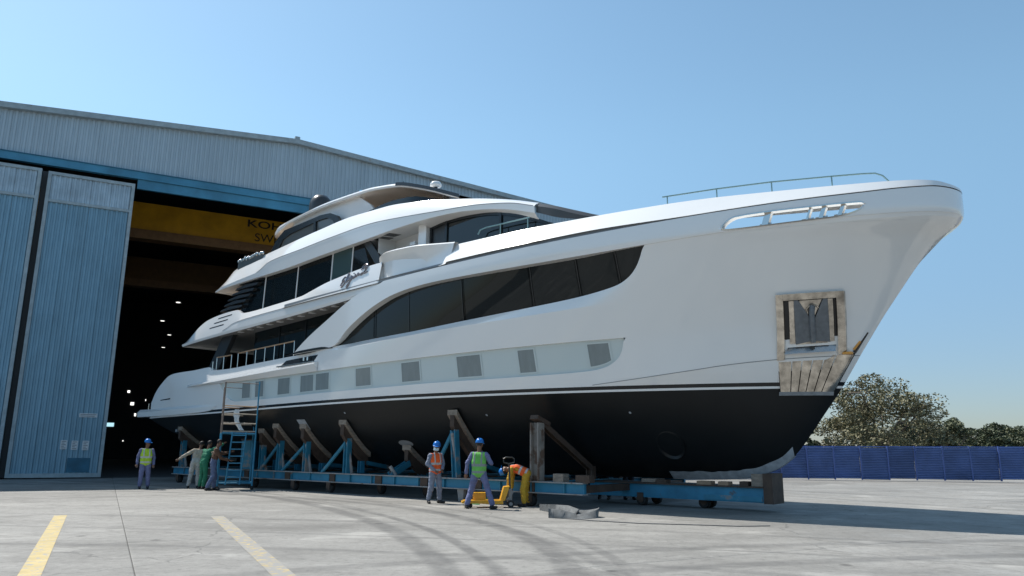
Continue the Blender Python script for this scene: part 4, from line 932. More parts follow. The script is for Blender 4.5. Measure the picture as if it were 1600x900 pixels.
tree('shrub_tree', (33.6, 58, 0), 3.9, 2.2, 2.0, .25, 26, 6000, .09, 'leaf_m', 'bushy green tree at the right foot of the big tree', 12, 'trees beyond the fence', 5)
tree('shrub_tree', (23.7, 62, 0), 3.7, 1.8, 1.8, .25, 22, 4500, .09, 'leaf_d', 'small dark tree showing just right of the yacht bow', 13, 'trees beyond the fence', 5)
k = 0
rg = random.Random(21)
x = 42.5
while x < 70 and k < 19:
    h = rg.uniform(4.2, 5.3); 
    order = ['leftmost', 'second from left', 'third from left', 'fourth from left', 'fifth from left', 'sixth from left', 'seventh from left', 'eighth from left', 'ninth from left', 'tenth from left', 'eleventh from left', 'twelfth from left', 'thirteenth from left', 'fourteenth from left', 'fifteenth from left', 'sixteenth from left', 'seventeenth from left', 'eighteenth from left', 'rightmost']
    tree('row_tree', (x, 84 + rg.uniform(-5, 7), 0), h, rg.uniform(2.2, 3.2), 2.4, .18, 46, 6500, .14, rg.choice(['leaf_d', 'leaf_m', 'leaf_m']), 'low dark green tree of the distant row beyond the fence, %s' % order[min(k, 18)], 30 + k, 'distant tree row', 5, .8); x += rg.uniform(1.2, 1.7); k += 1
# ================================================================== CRADLE
M_['cblue'] = mat('cradle_blue', (.022, .20, .33), .5, var=.3, vscale=1.5, rust=(.10, .055, .03), rustamt=.36, rscale=1.4)
M_['cblue2'] = mat('cradle_blue_worn', (.03, .21, .32), .55, var=.3, vscale=2, rust=(.24, .22, .20), rustamt=.46, rscale=2)
M_['rust'] = mat('rusty_steel', (.075, .048, .034), .75, var=.4, vscale=3)
M_['greysteel'] = mat('grey_steel', (.30, .29, .28), .6, var=.3, vscale=2.5, rust=(.16, .10, .07), rustamt=.42, rscale=2.4)
M_['timber'] = mat('weathered_timber', (.27, .22, .175), .8, var=.35, vscale=5, stretch=(1, 1, 4), bump=.4, bscale=14)
M_['carton'] = mat('brown_board', (.34, .23, .15), .8, var=.15)
M_['tyre'] = mat('rubber', (.02, .02, .02), .8)
cr = empty('boat_cradle', YO, math.atan2(YU.y, YU.x), 'long blue steel boat cradle on wheels under the yacht hull', 'cradle')
def CB(name, m_, fn, parent=None):
    mb = MB(); fn(mb); return mb.build(name, m_, parent or cr)
BZ0, BZ1 = .37, .70
# near and far longitudinal beams, in lengths with rusty splice plates
spl = [3.4, 6.6, 9.4, 12.2, 14.9, 17.4, 19.6, 21.9, 23.9, 25.75]
for side in (1, -1):
    for a, b in zip(spl[:-1], spl[1:]):
        CB('beam_flange', 'greysteel', lambda mb: mb.box((a, -3.0 * side - .14, BZ1 - .035), (b - .01, -3.0 * side + .14, BZ1)))
        CB('beam_flange', 'greysteel', lambda mb: mb.box((a, -3.0 * side - .14, BZ0), (b - .01, -3.0 * side + .14, BZ0 + .03)))
        CB('beam_web', 'cblue', lambda mb: mb.box((a, -3.0 * side - .05, BZ0 + .03), (b - .01, -3.0 * side + .05, BZ1 - .035)))
    for s in spl[1:-1]:
        CB('splice_plate', 'rust', lambda mb: mb.box((s - .16, -3.0 * side - .10, BZ0 + .032), (s + .16, -3.0 * side + .10, BZ1 - .037)))
# the forward section is heavier
CB('front_beam', 'cblue', lambda mb: mb.box((24.3, -.55, .24), (29.75, -.40, .62)))
CB('front_beam', 'cblue', lambda mb: mb.box((24.3, .30, .24), (29.75, .45, .62)))
CB('beam_flange', 'rust', lambda mb: mb.box((24.3, -.62, .622), (29.75, .50, .655)))
CB('beam_stiffener', 'cblue2', lambda mb: mb.box((28.05, -.575, .27), (29.7, -.552, .40)))
CB('end_post', 'rust', lambda mb: mb.box((29.75, -.6, .22), (30.0, .2, 1.0)))
CB('end_post', 'timber', lambda mb: mb.box((29.4, -.5, .66), (29.74, .1, .98)))
CB('cross_beam', 'rust', lambda mb: mb.box((25.4, -2.9, .42), (25.7, 2.9, .61)))
for s in (4.2, 7.5, 10.4, 13.3, 15.7, 18.5, 21.2, 24.1):
    CB('cross_beam', 'cblue2', lambda mb: mb.ibeam((s, -2.9, .53), (s, 2.9, .53), .2, .3))
# wheels and feet
def wheel(s, t, r=.15, foot=False):
    w_ = empty('wheel', SY(s, t, 0)); w_.parent = cr
    if foot:
        mb = MB(); mb.prism([(-.14, -.08, BZ0), (.14, -.08, BZ0), (.09, -.06, .01), (-.09, -.06, .01)], (0, .16, 0)); mb.build('foot_plate', 'greysteel', w_)
    else:
        mb = MB(); mb.lathe([(.03, -.09), (r - .02, -.09), (r, -.06), (r, .06), (r - .02, .09), (.03, .09)], 18); o = mb.build('tyre', 'tyre', w_, True, 40); o.rotation_euler = (PI / 2, 0, 0); o.location = (0, 0, r)
        mb = MB(); mb.lathe([(0, -.10), (.08, -.10), (.08, .10), (0, .10)], 12); o = mb.build('hub', 'rust', w_, True, 40); o.rotation_euler = (PI / 2, 0, 0); o.location = (0, 0, r)
        mb = MB(); mb.box((-.10, -.13, r * .9), (.10, -.10, BZ0)); mb.box((-.10, .10, r * .9), (.10, .13, BZ0)); mb.build('fork', 'rust', w_)
for s, t, f in ((3.9, 3.0, 0), (9.9, 3.0, 0), (12.6, 3.0, 0), (14.75, 3.0, 0), (21.2, 3.0, 1), (23.9, 3.0, 0), (26.05, .45, 0), (27.9, .2, 0), (16.6, 2.2, 0), (18.9, 2.2, 0)):
    wheel(s, t, .16, f)
    wheel(s, -t, .16, f)
# saddles: post, braces and a timber pad that follows the bilge
def hz(s, t):   # hull underside height at half breadth t
    zk = keelz(s); zs = sb(s); e = 2.2 - 1.0 * sstep(14, 30, s); return zk + (zs - zk) * min(1, t / T0(s, zs)) ** e
def saddle(s, t1, t0, brace, post_m='cblue2', lean=0, wood='timber', thick=.36):
    for side in (1, -1):
        sd_ = empty('saddle', (0, 0, 0)); sd_.parent = cr
        ts = np.linspace(t1, t0, 10); top = [min(hz(s, t), hz(s - .2, t), hz(s + .2, t)) - .02 for t in ts]
        mb = MB()
        mb.grid([[SY(s - .21, t, z, side) for t, z in zip(ts, top)], [SY(s + .21, t, z, side) for t, z in zip(ts, top)], [SY(s + .21, t, z - thick * .45, side) for t, z in zip(ts, top)], [SY(s - .21, t, z - thick * .45, side) for t, z in zip(ts, top)]])
        mb.poly([SY(s - .21, ts[0], top[0], side), SY(s + .21, ts[0], top[0], side), SY(s + .21, ts[0], top[0] - thick * .45, side), SY(s - .21, ts[0], top[0] - thick * .45, side)])
        mb.grid([[SY(s - .21, t, z, side) for t, z in zip(ts, top)], [SY(s - .21, t, z - thick * .45, side) for t, z in zip(ts, top)]])
        mb.build('pad', wood, sd_, True, 30)
        mb = MB(); r_ = [[SY(s + q, t, z - thick * .47 - (0 if k < 2 else thick), side) for t, z in zip(ts, top)] for k, q in enumerate((-.09, .09, .09, -.09, -.09))]; r_[4] = [SY(s - .09, t, z - thick * .47, side) for t, z in zip(ts, top)]
        mb.grid(r_); mb.poly([r[0] for r in r_[:4]]); mb.poly([r[-1] for r in r_[:4]]); mb.build('pad_beam', 'rust', sd_, True, 30)
        mb = MB(); mb.ibeam(SY(s, t0 + .1, hz(s, t0 + .1) - thick * 1.3, side), SY(s, .35, max(.78, hz(s, .35) - .28), side), .14, .18, upv=(1, 0, 0)); mb.build('inner_rail', 'cblue2', sd_)
        tp = t1 - .12; zt_ = hz(s, tp) - thick * 1.5
        mb = MB(); mb.ibeam(SY(s + lean, 3.0, BZ1, side), SY(s, min(tp, 3.0), zt_, side), .2, .2, upv=(1, 0, 0)); mb.build('post', post_m, sd_)
        if brace: 
            mb = MB(); mb.tube([SY(s + brace, 3.0, BZ1, side), SY(s, 3.0, zt_ - .05, side)], .065, 8); mb.build('brace', 'cblue2' if brace < 0 else 'greysteel', sd_, True)
        mb = MB(); mb.tube([SY(s + .12, 2.86, BZ1, side), SY(s, 3.02, zt_ - .1, side)], .06, 8); mb.build('brace', 'greysteel', sd_, True)
        ti = t0 + .25; mb = MB(); mb.ibeam(SY(s, ti, BZ1, side), SY(s, ti, hz(s, ti) - thick * 1.45, side), .18, .18, upv=(1, 0, 0)); mb.build('post', 'cblue', sd_)
saddle(4.0, 3.25, 2.2, 0); saddle(10.3, 3.15, 2.1, 0); saddle(11.5, 3.3, 1.9, -1.3, 'cblue2'); saddle(13.2, 3.25, 2.0, -1.5); saddle(15.6, 3.3, 2.1, -1.4, 'cblue2')
saddle(17.9, 2.3, 1.3, 0); saddle(20.75, 3.05, 1.75, -.9, 'cblue2', .2)
for side in (1, -1):   # tall bow shore: upright and long rusty rake
    sh = empty('bow_shore'); sh.parent = cr
    mb = MB(); mb.ibeam(SY(24.1, 3.0, BZ1, side), SY(24.1, 3.0, 2.34, side), .3, .3, .035, .035, upv=(1, 0, 0)); mb.build('post', mat('rust_streaked_steel', (.27, .24, .21), .65, var=.3, vscale=2.5, rust=(.13, .08, .055), rustamt=.52, rscale=2.4), sh)
    mb = MB(); mb.ibeam(SY(24.1, 2.98, 2.42, side), SY(24.5, .75, .98, side), .16, .2, upv=(1, 0, 0)); mb.build('rake', 'rust', sh)
    mb = MB(); mb.bar(SY(24.1, 3.15, 2.50, side), SY(24.15, 2.6, 2.30, side), .3, .12); mb.build('pad', 'rust', sh)
    mb = MB(); mb.ibeam(SY(24.5, .8, .7, side), SY(24.5, .8, 1.1, side), .22, .22, upv=(1, 0, 0)); mb.build('post', 'rust', sh)
# keel beam
CB('keel_beam', 'rust', lambda mb: mb.ibeam((4, 0, .5), (24.2, 0, .5), .3, .34))

# loose blocks on the cradle
def block(s, t, a, b, h, z, m_, lab):
    o = empty('timber_block', YO + YU * s + Vector((YU.y, -YU.x, 0)) * t + Vector((0, 0, z)), math.atan2(YU.y, YU.x), lab, 'block', 'blocks lying on the cradle')
    for k in range(2):
        mb = MB(); x = .004 * k; mb.box((-a / 2 + x, -b / 2, h * k / 2 + .001), (a / 2 - x, b / 2, h * (k + 1) / 2)); mb.build('plank', m_, o)
block(26.35, .3, .5, .5, .1, .67, 'timber', 'grey timber block under the keel, aft of the grey keel padding')
block(26.75, .45, .34, .3, .1, .657, 'rust', 'dark timber block on the front cradle beam below the small grey pad')
block(28.05, .40, .42, .3, .1, .657, 'carton', 'bright brown block under the middle of the grey keel padding')
block(28.62, .40, .30, .3, .1, .657, 'carton', 'brown block second from the front end of the cradle')
block(29.2, .40, .24, .3, .12, .657, 'rust', 'dark block nearest the front end of the cradle')
block(24.9, 2.95, .34, .3, .22, .70, 'timber', 'grey brown block on the cradle right of the tall bow shore')
block(25.7, 2.95, .45, .26, .2, .70, 'rust', 'rusty block on the cradle below the hull middle')

# ================================================================== SCAFFOLD
M_['sblue'] = mat('scaffold_blue', (.035, .23, .37), .5, var=.25, vscale=3, rust=(.13, .09, .07), rustamt=.34, rscale=3)
M_['sgrey'] = mat('scaffold_tube', (.20, .15, .12), .6, var=.3, vscale=4)
M_['plank'] = mat('scaffold_plank', (.40, .34, .27), .8, var=.3, vscale=4)
sc = empty('scaffold_tower', (-10.75, 29.95, 0), R(22), 'blue rolling scaffold tower with ladder beside the cradle', 'scaffold')
X0, X1, Y0, Y1 = -.62, .62, -.75, .75
PT_ = [(X0, Y0), (X1, Y0), (X0, Y1), (X1, Y1)]
tops = [4.05, 4.1, 3.95, 4.0]
for (x, y), h in zip(PT_, tops):
    mb = MB(); mb.tube([(x, y, .14), (x, y, 2.1)], .034, 8); mb.build('leg', 'sblue', sc, True)
    mb = MB(); mb.tube([(x, y, 2.1), (x, y, h)], .028, 8); mb.build('upright', 'sblue' if x > 0 else 'sgrey', sc, True)
    mb = MB(); mb.lathe([(.01, -.03), (.07, -.03), (.07, .03), (.01, .03)], 12, (0, 0, 0)); o = mb.build('castor', 'tyre', sc, True, 40); o.rotation_euler = (PI / 2, 0, 0); o.location = (x, y, .07)
for z in (.25,):
    for a, b in (((X0, Y0), (X1, Y0)), ((X0, Y1), (X1, Y1)), ((X0, Y0), (X0, Y1)), ((X1, Y0), (X1, Y1))):
        mb = MB(); mb.tube([(*a, z), (*b, z)], .03, 8); mb.build('ledger', 'sblue', sc, True)
for z, m_ in ((2.12, 'sblue'), (2.5, 'plank'), (2.85, 'plank'), (3.15, 'wood')):
    for a, b in (((X0, Y0), (X1, Y0)), ((X0, Y1), (X1, Y1)), ((X0, Y0), (X0, Y1)), ((X1, Y0), (X1, Y1))):
        mb = MB(); mb.tube([(*a, z), (*b, z - .03)], .022 if z > 2.2 else .034, 6); mb.build('guard_rail', m_, sc, True)
for a, b, h in (((X0, Y0), (X1, Y0), 4.05), ((X0, Y1), (X1, Y1), 3.95)):
    mb = MB(); mb.tube([(*a, h), (*b, h - .04)], .014, 6); mb.build('guard_rail', 'sgrey', sc, True)
for k in range(4):
    mb = MB(); y = Y0 + (Y1 - Y0) * k / 4; mb.box((X0, y + .01, 2.16), (X1, y + .365, 2.2)); mb.build('plank', 'plank', sc)
lad = empty('ladder'); lad.parent = sc
for x in (-.28, .22):
    mb = MB(); mb.tube([(x - .06, Y0 - .12, .2), (x + .05, Y0 - .05, 2.15)], .028, 8); mb.build('stile', 'sblue', lad, True)
for k in range(7):
    z = .45 + k * .26; mb = MB(); mb.box((-.30 + .015 * k, Y0 - .14 + .005 * k, z), (.19 + .015 * k, Y0 - .07 + .005 * k, z + .04)); mb.build('rung', 'sblue', lad)
for a, b in ((((X0, Y1, .3)), (X0, Y0, 2.0)), ((X1, Y0, .3), (X1, Y1, 2.0))):
    mb = MB(); mb.tube([a, b], .022, 6); mb.build('diagonal_brace', 'sblue', sc, True)
# plastic sheet and red can on the platform
o = empty('plastic_sheet', sc.matrix_basis @ Vector((-.1, -.5, 2.2)), 0, 'crumpled white plastic sheet hanging on the scaffold platform', 'sheet')
mb = MB(); g = []
for i in range(8):
    g.append([(-.12 + .05 * j + .25 * (1 - i / 7) ** 3 + .02 * math.sin(i * 2 + j), -.05 + .04 * math.sin(j * 2.1 + i), .02 + .8 * i / 7) for j in range(5)])
mb.grid(g); mb.build('film', mat('white_film', (.62, .66, .68), .3), o, True, 60)
o = empty('red_can', YO + YU * 9.4 + Vector((YU.y, -YU.x, 0)) * 3.0 + Vector((0, 0, .7)), 0, 'dark blue cabinet on the cradle behind the scaffold', 'cabinet')
mb = MB(); mb.box((-.28, -.25, .03), (.28, .25, 1.15)); mb.build('body', 'cblue', o)
mb = MB(); mb.box((-.25, -.262, .1), (.25, -.2505, 1.1)); d_ = mb.build('cabinet_door', 'cblue2', o); mb = MB(); mb.box((.17, -.285, .55), (.2, -.263, .7)); mb.build('handle', 'greysteel', d_)
mb = MB(); mb.box((-.3, -.27, 1.151), (.3, .27, 1.2)); mb.build('lid', 'rust', o); o.name = 'tool_cabinet'
o = empty('red_drum', YO + YU * 8.6 + Vector((YU.y, -YU.x, 0)) * 3.0 + Vector((0, 0, 1.35)), 0)
bpy.data.objects.remove(o)

# ================================================================== PALLET TRUCK
M_['ptyellow'] = mat('pallet_truck_yellow', (.72, .36, .02), .4, var=.15, vscale=6)
ptk = empty('pallet_truck', (-.50, 21.60, 0), R(4), 'yellow pallet truck between the green vest man and the bending man', 'pallet truck')
for y in (-.2, .2):
    mb = MB(); mb.prism([(-.85, y - .08, .12), (.28, y - .08, .10), (.28, y - .08, .20), (-.8, y - .08, .19), (-.88, y - .08, .15)], (0, .16, 0)); mb.build('fork', 'ptyellow', ptk)
    mb = MB(); mb.lathe([(.01, -.05), (.06, -.05), (.06, .05), (.01, .05)], 12); o = mb.build('load_roller', 'tyre', ptk, True, 40); o.rotation_euler = (PI / 2, 0, 0); o.location = (-.62, y, .06)
mb = MB(); mb.prism([(.20, -.24, .19), (.33, -.24, .19), (.46, -.24, .58), (.30, -.24, .56)], (0, .48, 0)); mb.build('mast_plate', 'ptyellow', ptk)
mb = MB(); mb.box((-.55, -.13, .195), (-.2, .13, .40)); mb.build('battery_box', 'ptyellow', ptk)
mb = MB(); mb.tube([(.48, 0, .12), (.48, 0, .5)], .07, 10); mb.tube([(.40, -.06, .2), (.56, .05, .42)], .04, 8); mb.build('pump', 'greysteel', ptk, True)
for y in (-.13, .13):
    mb = MB(); mb.lathe([(.015, -.04), (.10, -.04), (.10, .04), (.015, .04)], 16); o = mb.build('steer_wheel', 'tyre', ptk, True, 40); o.rotation_euler = (PI / 2, 0, 0); o.location = (.5, y, .10)
    mb = MB(); mb.lathe([(0, -.045), (.05, -.045), (.05, .045), (0, .045)], 12); q = mb.build('hub', 'greysteel', o)
mb = MB(); mb.tube([(.48, 0, .5), (.46, .02, 1.1), (.44, .02, 1.2)], .024, 8); mb.tube([(.30, 0, 1.22), (.30, 0, 1.32), (.36, 0, 1.36), (.54, 0, 1.36), (.60, 0, 1.32), (.60, 0, 1.22), (.45, 0, 1.18), (.30, 0, 1.22)], .018, 6); mb.build('tiller', 'louvre', ptk, True)

# ================================================================== MAT, CABLE
mb = MB(); path = [(.92, 18.5, .28, 0), (1.12, 18.35, .22, .02), (1.42, 18.18, .10, .03), (1.62, 18.3, .06, .06), (1.75, 18.7, .10, .1), (1.55, 19.2, .22, .03), (1.35, 19.6, .30, .0), (1.18, 20.0, .30, .0), (1.05, 20.5, .25, 0)]
mb = MB(); rows = [[], [], [], []]
ctl = [Vector((.90, 18.42, 0)), Vector((1.20, 18.25, 0)), Vector((1.60, 18.12, 0)), Vector((2.02, 18.4, 0)), Vector((2.10, 18.75, 0)), Vector((1.85, 18.9, 0)), Vector((1.55, 18.85, 0)), Vector((1.40, 19.4, 0)), Vector((1.10, 20.0, 0)), Vector((.75, 20.7, 0))]
hh = [.22, .19, .08, .14, .22, .13, .15, .22, .2, .15]; lean = [0, .05, .25, .12, -.05, -.25, -.2, -.05, 0, 0]
P = []
for i in range(len(ctl) - 1):
    p0, p1, p2, p3 = ctl[max(0, i - 1)], ctl[i], ctl[i + 1], ctl[min(len(ctl) - 1, i + 2)]
    for k in range(6):
        t = k / 6; P.append((.5 * ((2 * p1) + (p2 - p0) * t + (2 * p0 - 5 * p1 + 4 * p2 - p3) * t * t + (3 * p1 - p0 - 3 * p2 + p3) * t ** 3), hh[i] * (1 - t) + hh[i + 1] * t, lean[i] * (1 - t) + lean[i + 1] * t))
for i, (p, h, l) in enumerate(P):
    d_ = (P[min(i + 1, len(P) - 1)][0] - P[max(i - 1, 0)][0]).normalized(); n_ = Vector((-d_.y, d_.x, 0))
    rows[0].append(p + Vector((0, 0, .003))); rows[1].append(p + n_ * l + Vector((0, 0, h))); rows[2].append(p + n_ * (l + .018) + Vector((0, 0, h))); rows[3].append(p + n_ * .018 + Vector((0, 0, .003)))
mb.grid(rows + [rows[0]]); mb.poly([r[0] for r in rows]); mb.poly([r[-1] for r in rows])
tag(mb.build('rubber_mat', mat('grey_ribbed_rubber', (.13, .135, .135), .85, var=.35, vscale=9, bump=.5, bscale=60), None, True, 85), 'grey rubber strip lying crumpled on the concrete beside the cradle', 'mat')
mb = MB(); q = [Vector((1.3, 18.2, .012)), Vector((1.9, 17.7, .012)), Vector((2.84, 17.15, .012)), Vector((3.8, 16.95, .012)), Vector((4.9, 16.66, .012)), Vector((5.6, 16.8, .012))]
mb.tube(q, .010, 6); tag(mb.build('ground_cable', mat('grey_cable', (.12, .12, .12), .7), None, True), 'thin grey cable trailing across the concrete from the rubber strip', 'cable')

hp = [Vector((-.75 + .22 * math.cos(t * 1.0) + .02 * t, 21.95 + .10 * math.sin(t), .03 + .22 * abs(math.sin(t * .5)))) for t in np.linspace(0, 9, 40)]
mb = MB(); mb.tube([(-.2, 21.9, .25)] + hp + [(-.9, 22.4, .02), (-1.3, 22.7, .02)], .013, 6); tag(mb.build('hose', mat('green_hose', (.02, .22, .07), .45), None, True, 60), 'coiled green hose on the yellow pallet truck', 'hose')
for s in np.arange(4.4, 25.5, 1.15):
    CB('web_stiffener', 'cblue2', lambda mb: mb.box((s, -3.12, BZ0 + .031), (s + .025, -3.052, BZ1 - .036)))
# ================================================================== PEOPLE
M_['skin'] = mat('skin_brown', (.17, .085, .05), .55)
M_['hair'] = mat('hair_black', (.012, .01, .009), .7)
M_['shoe'] = mat('work_boot', (.015, .014, .014), .6)
M_['eye'] = mat('eye_dark', (.01, .01, .01), .3)
def cloth(n, c): M_[n] = mat(n, c, .85, var=.22, vscale=9, bump=.5, bscale=14); return n
cloth('coverall_blue', (.145, .16, .29)); cloth('coverall_yellow', (.55, .32, .025)); cloth('coverall_green', (.02, .17, .09)); cloth('shirt_beige', (.42, .35, .27)); cloth('trouser_grey', (.42, .40, .37)); cloth('shirt_brown', (.10, .05, .028)); cloth('jeans', (.10, .13, .22)); cloth('dark_clothes', (.03, .035, .05)); cloth('coverall_grey', (.21, .235, .30))
cloth('vest_lime', (.42, .62, .04)); cloth('vest_green', (.16, .48, .09)); cloth('vest_orange', (.85, .13, .025)); M_['reflect'] = mat('reflective_tape', (.46, .47, .46), .4); M_['tape_grey'] = mat('grey_tape', (.22, .25, .24), .5)
M_['helmet_blue'] = mat('helmet_blue', (.01, .16, .52), .3); M_['mask'] = mat('face_mask', (.55, .68, .72), .7)
def capsule(mb, a, b, ra, rb, n=10):
    a = Vector(a); b = Vector(b); d_ = b - a; L_ = d_.length
    if L_ < 1e-5: mb.sphere(a, ra); return
    d_.normalize(); x = d_.orthogonal().normalized(); y = d_.cross(x); rows = []
    for j in range(4): ph = -PI / 2 + PI / 2 * (j + .15) / 4; rows.append((a + d_ * math.sin(ph) * ra, math.cos(ph) * ra))
    rows.append((a, ra)); rows.append((b, rb))
    for j in range(1, 5): ph = PI / 2 * (j - .15) / 4; rows.append((b + d_ * math.sin(ph) * rb, math.cos(ph) * rb))
    idx = mb.grid([[c + (x * math.cos(2 * PI * k / n) + y * math.sin(2 * PI * k / n)) * r_ for k in range(n)] for c, r_ in rows], closed=True); mb.face(idx[0][::-1]); mb.face(idx[-1])
def remesh(mb, vox, smooth=4):
    me = mb.build('tmp', 'skin', data=True); o = link('tmp', me); md = o.modifiers.new('r', 'REMESH'); md.mode = 'VOXEL'; md.voxel_size = vox; m2 = o.modifiers.new('s', 'SMOOTH'); m2.iterations = smooth; m2.factor = .5
    dg = bpy.context.evaluated_depsgraph_get(); out = bpy.data.meshes.new_from_object(o.evaluated_get(dg)); C.objects.unlink(o); bpy.data.objects.remove(o); return out
BASE = dict(pel=(0, 0, .95), chest=(0, 0, 1.24), neck=(0, 0, 1.46), head=(0, .015, 1.62), shL=(-.19, 0, 1.40), shR=(.19, 0, 1.40), elL=(-.26, -.03, 1.12), elR=(.26, -.03, 1.12), wrL=(-.27, .06, .88), wrR=(.27, .06, .88), hipL=(-.09, 0, .92), hipR=(.09, 0, .92), knL=(-.11, .03, .50), knR=(.11, .03, .50), anL=(-.12, -.02, .09), anR=(.12, -.02, .09))
def person(loc, face, h, label, top, bottom, pose={}, vest=None, helmet=False, mask=False, hat=None, look=0, feet=(0, 0), simple=False):
    J = {k: Vector(v) for k, v in {**BASE, **pose}.items()}; k_ = h / 1.75
    root = empty('person', loc, face, label, 'person', 'people at work around the cradle'); root.scale = (k_, k_, k_)
    segs = []   # a, b, ra, rb, label
    def sg(a, b, ra, rb, l): segs.append((Vector(a), Vector(b), ra, rb, l))
    sp = (J['chest'] - J['pel']); side = (J['shR'] - J['shL']).normalized(); fwd = sp.normalized().cross(side); fwd = -fwd if False else sp.normalized().cross(side) * -1
    for o_ in (-.07, 0, .07):
        sg(J['pel'] + side * o_, J['pel'].lerp(J['chest'], .5) + side * o_ * .95, .115, .11, 'bottom'); sg(J['pel'].lerp(J['chest'], .35) + side * o_, J['chest'] + side * o_ * 1.2, .105, .115, 'top'); sg(J['chest'] + side * o_ * 1.2, J['neck'] - (J['neck'] - J['chest']) * .35 + side * o_ * 1.1, .115, .085, 'top')
    sg(J['shL'], J['shR'], .07, .07, 'top'); sg(J['neck'] - (J['neck'] - J['chest']) * .1, J['head'], .056, .058, 'skin')
    for s_ in 'LR':
        sg(J['sh' + s_], J['el' + s_], .073, .060, 'top'); sg(J['el' + s_], J['wr' + s_] - (J['wr' + s_] - J['el' + s_]) * .08, .058, .046, 'top'); sg(J['el' + s_].lerp(J['wr' + s_], .8), J['wr' + s_], .034, .030, 'skin')
        sg(J['hip' + s_], J['kn' + s_], .108, .084, 'bottom'); sg(J['kn' + s_], J['an' + s_] + Vector((0, 0, .06)), .084, .074, 'bottom')
        a = J['an' + s_]; i = 0 if s_ == 'L' else 1; yw = feet[i]; fd = Vector((math.sin(yw), math.cos(yw), 0))
        sg(a + Vector((0, 0, .03)), a + Vector((0, 0, -.03)), .055, .05, 'shoe'); sg(a + Vector((0, 0, -.045)) - fd * .05, a + Vector((0, 0, -.05)) + fd * .16, .045, .04, 'shoe')
        # hand: palm, four bent fingers, thumb from the side of the palm
        d_ = (J['wr' + s_] - J['el' + s_]).normalized(); x = d_.cross(Vector((0, 1, .2))).normalized(); n_ = x.cross(d_); wv = J['wr' + s_]; flip = 1 if s_ == 'R' else -1
        sg(wv, wv + d_ * .09 + x * .02, .026, .024, 'skin'); sg(wv + d_ * .02, wv + d_ * .09 - x * .025, .024, .022, 'skin')
        for q in range(4):
            p0 = wv + d_ * .09 + x * (.033 - .022 * q); l_ = (.034, .039, .036, .028)[q]
            p1 = p0 + (d_ * .9 + n_ * .35) * l_; p2 = p1 + (d_ * .5 + n_ * .8) * l_ * .9; sg(p0, p1, .0105, .010, 'skin'); sg(p1, p2, .010, .0085, 'skin')
        p0 = wv + d_ * .03 + x * .03; p1 = p0 + (d_ * .6 + x * .7 + n_ * .3) * .04; sg(p0, p1, .013, .011, 'skin'); sg(p1, p1 + (d_ * .9 + n_ * .3) * .03, .011, .009, 'skin')
    # head
    hc = J['head'] + (J['head'] - J['neck']).normalized() * .045; hu = (J['head'] - J['neck']).normalized()
    fx = Vector((math.sin(look), math.cos(look), 0)); fx = (fx - hu * fx.dot(hu)).normalized(); sx_ = fx.cross(hu)
    sg(hc - hu * .045 + fx * .03, hc + hu * .035 - fx * .005, .070, .090, 'head'); sg(hc - hu * .09 + fx * .055, hc - hu * .05 + fx * .05, .032, .05, 'head')
    sg(hc + fx * .085 + hu * .0, hc + fx * .105 - hu * .035, .012, .018, 'head')
    for e_ in (-1, 1): sg(hc + sx_ * e_ * .088 - hu * .02, hc + sx_ * e_ * .09 + hu * .015, .014, .016, 'head')
    mb = MB()
    for a, b, ra, rb, l in segs: capsule(mb, a, b, ra, rb, 12 if ra > .03 else 8)
    me = remesh(mb, .0125 if not simple else .02, 3)
    mats = [M_['skin'], M_[top], M_[bottom], M_['shoe'], M_['hair'], M_['eye']]
    me.materials.clear()
    for m_ in mats: me.materials.append(m_)
    A = np.array([s[0] for s in segs]); Bv = np.array([s[1] for s in segs]); ra = np.array([s[2] for s in segs]); rb = np.array([s[3] for s in segs]); lab = [s[4] for s in segs]
    cen = np.zeros(len(me.polygons) * 3); me.polygons.foreach_get('center', cen); cen = cen.reshape(-1, 3)
    ab = Bv - A; t = np.clip(((cen[:, None, :] - A[None]) * ab[None]).sum(2) / np.maximum(1e-9, (ab * ab).sum(1))[None], 0, 1)
    dist = np.linalg.norm(cen[:, None, :] - (A[None] + t[..., None] * ab[None]), axis=2) - (ra[None] * (1 - t) + rb[None] * t)
    near = dist.argmin(1); li = {'skin': 0, 'top': 1, 'bottom': 2, 'shoe': 3, 'head': 0}; mi = np.array([li[lab[i]] for i in near])
    hv = cen - np.array(hc); ish = np.array([lab[i] == 'head' for i in near]); fh = hv @ np.array(fx); uh = hv @ np.array(hu); sh = hv @ np.array(sx_)
    mi[ish & (((uh > .045) & (fh < .07)) | ((fh < -.015) & (uh > -.06)))] = 4
    mi[ish & (fh > .06) & (abs(uh - .005) < .012) & (abs(abs(sh) - .034) < .014)] = 5
    # cloth folds: push clothed vertices in and out along their normals
    vc = np.zeros(len(me.vertices)); li_ = np.zeros(len(me.loops), dtype=np.int32); me.loops.foreach_get('vertex_index', li_); ls_ = np.zeros(len(me.polygons), dtype=np.int32); lt_ = np.zeros(len(me.polygons), dtype=np.int32); me.polygons.foreach_get('loop_start', ls_); me.polygons.foreach_get('loop_total', lt_)
    isc = np.isin(mi, (1, 2)); vc[li_[np.repeat(isc, lt_)]] = 1; vc[li_[np.repeat(~isc, lt_)]] = 0
    off_ = Vector((loc[0] * 7.3, loc[1] * 3.1, 0))
    nv_ = len(me.vertices); co_ = np.zeros(nv_ * 3); me.vertices.foreach_get('co', co_); co_ = co_.reshape(-1, 3); no_ = np.zeros(nv_ * 3, dtype=np.float32); me.vertex_normals.foreach_get('vector', no_); no_ = no_.reshape(-1, 3)
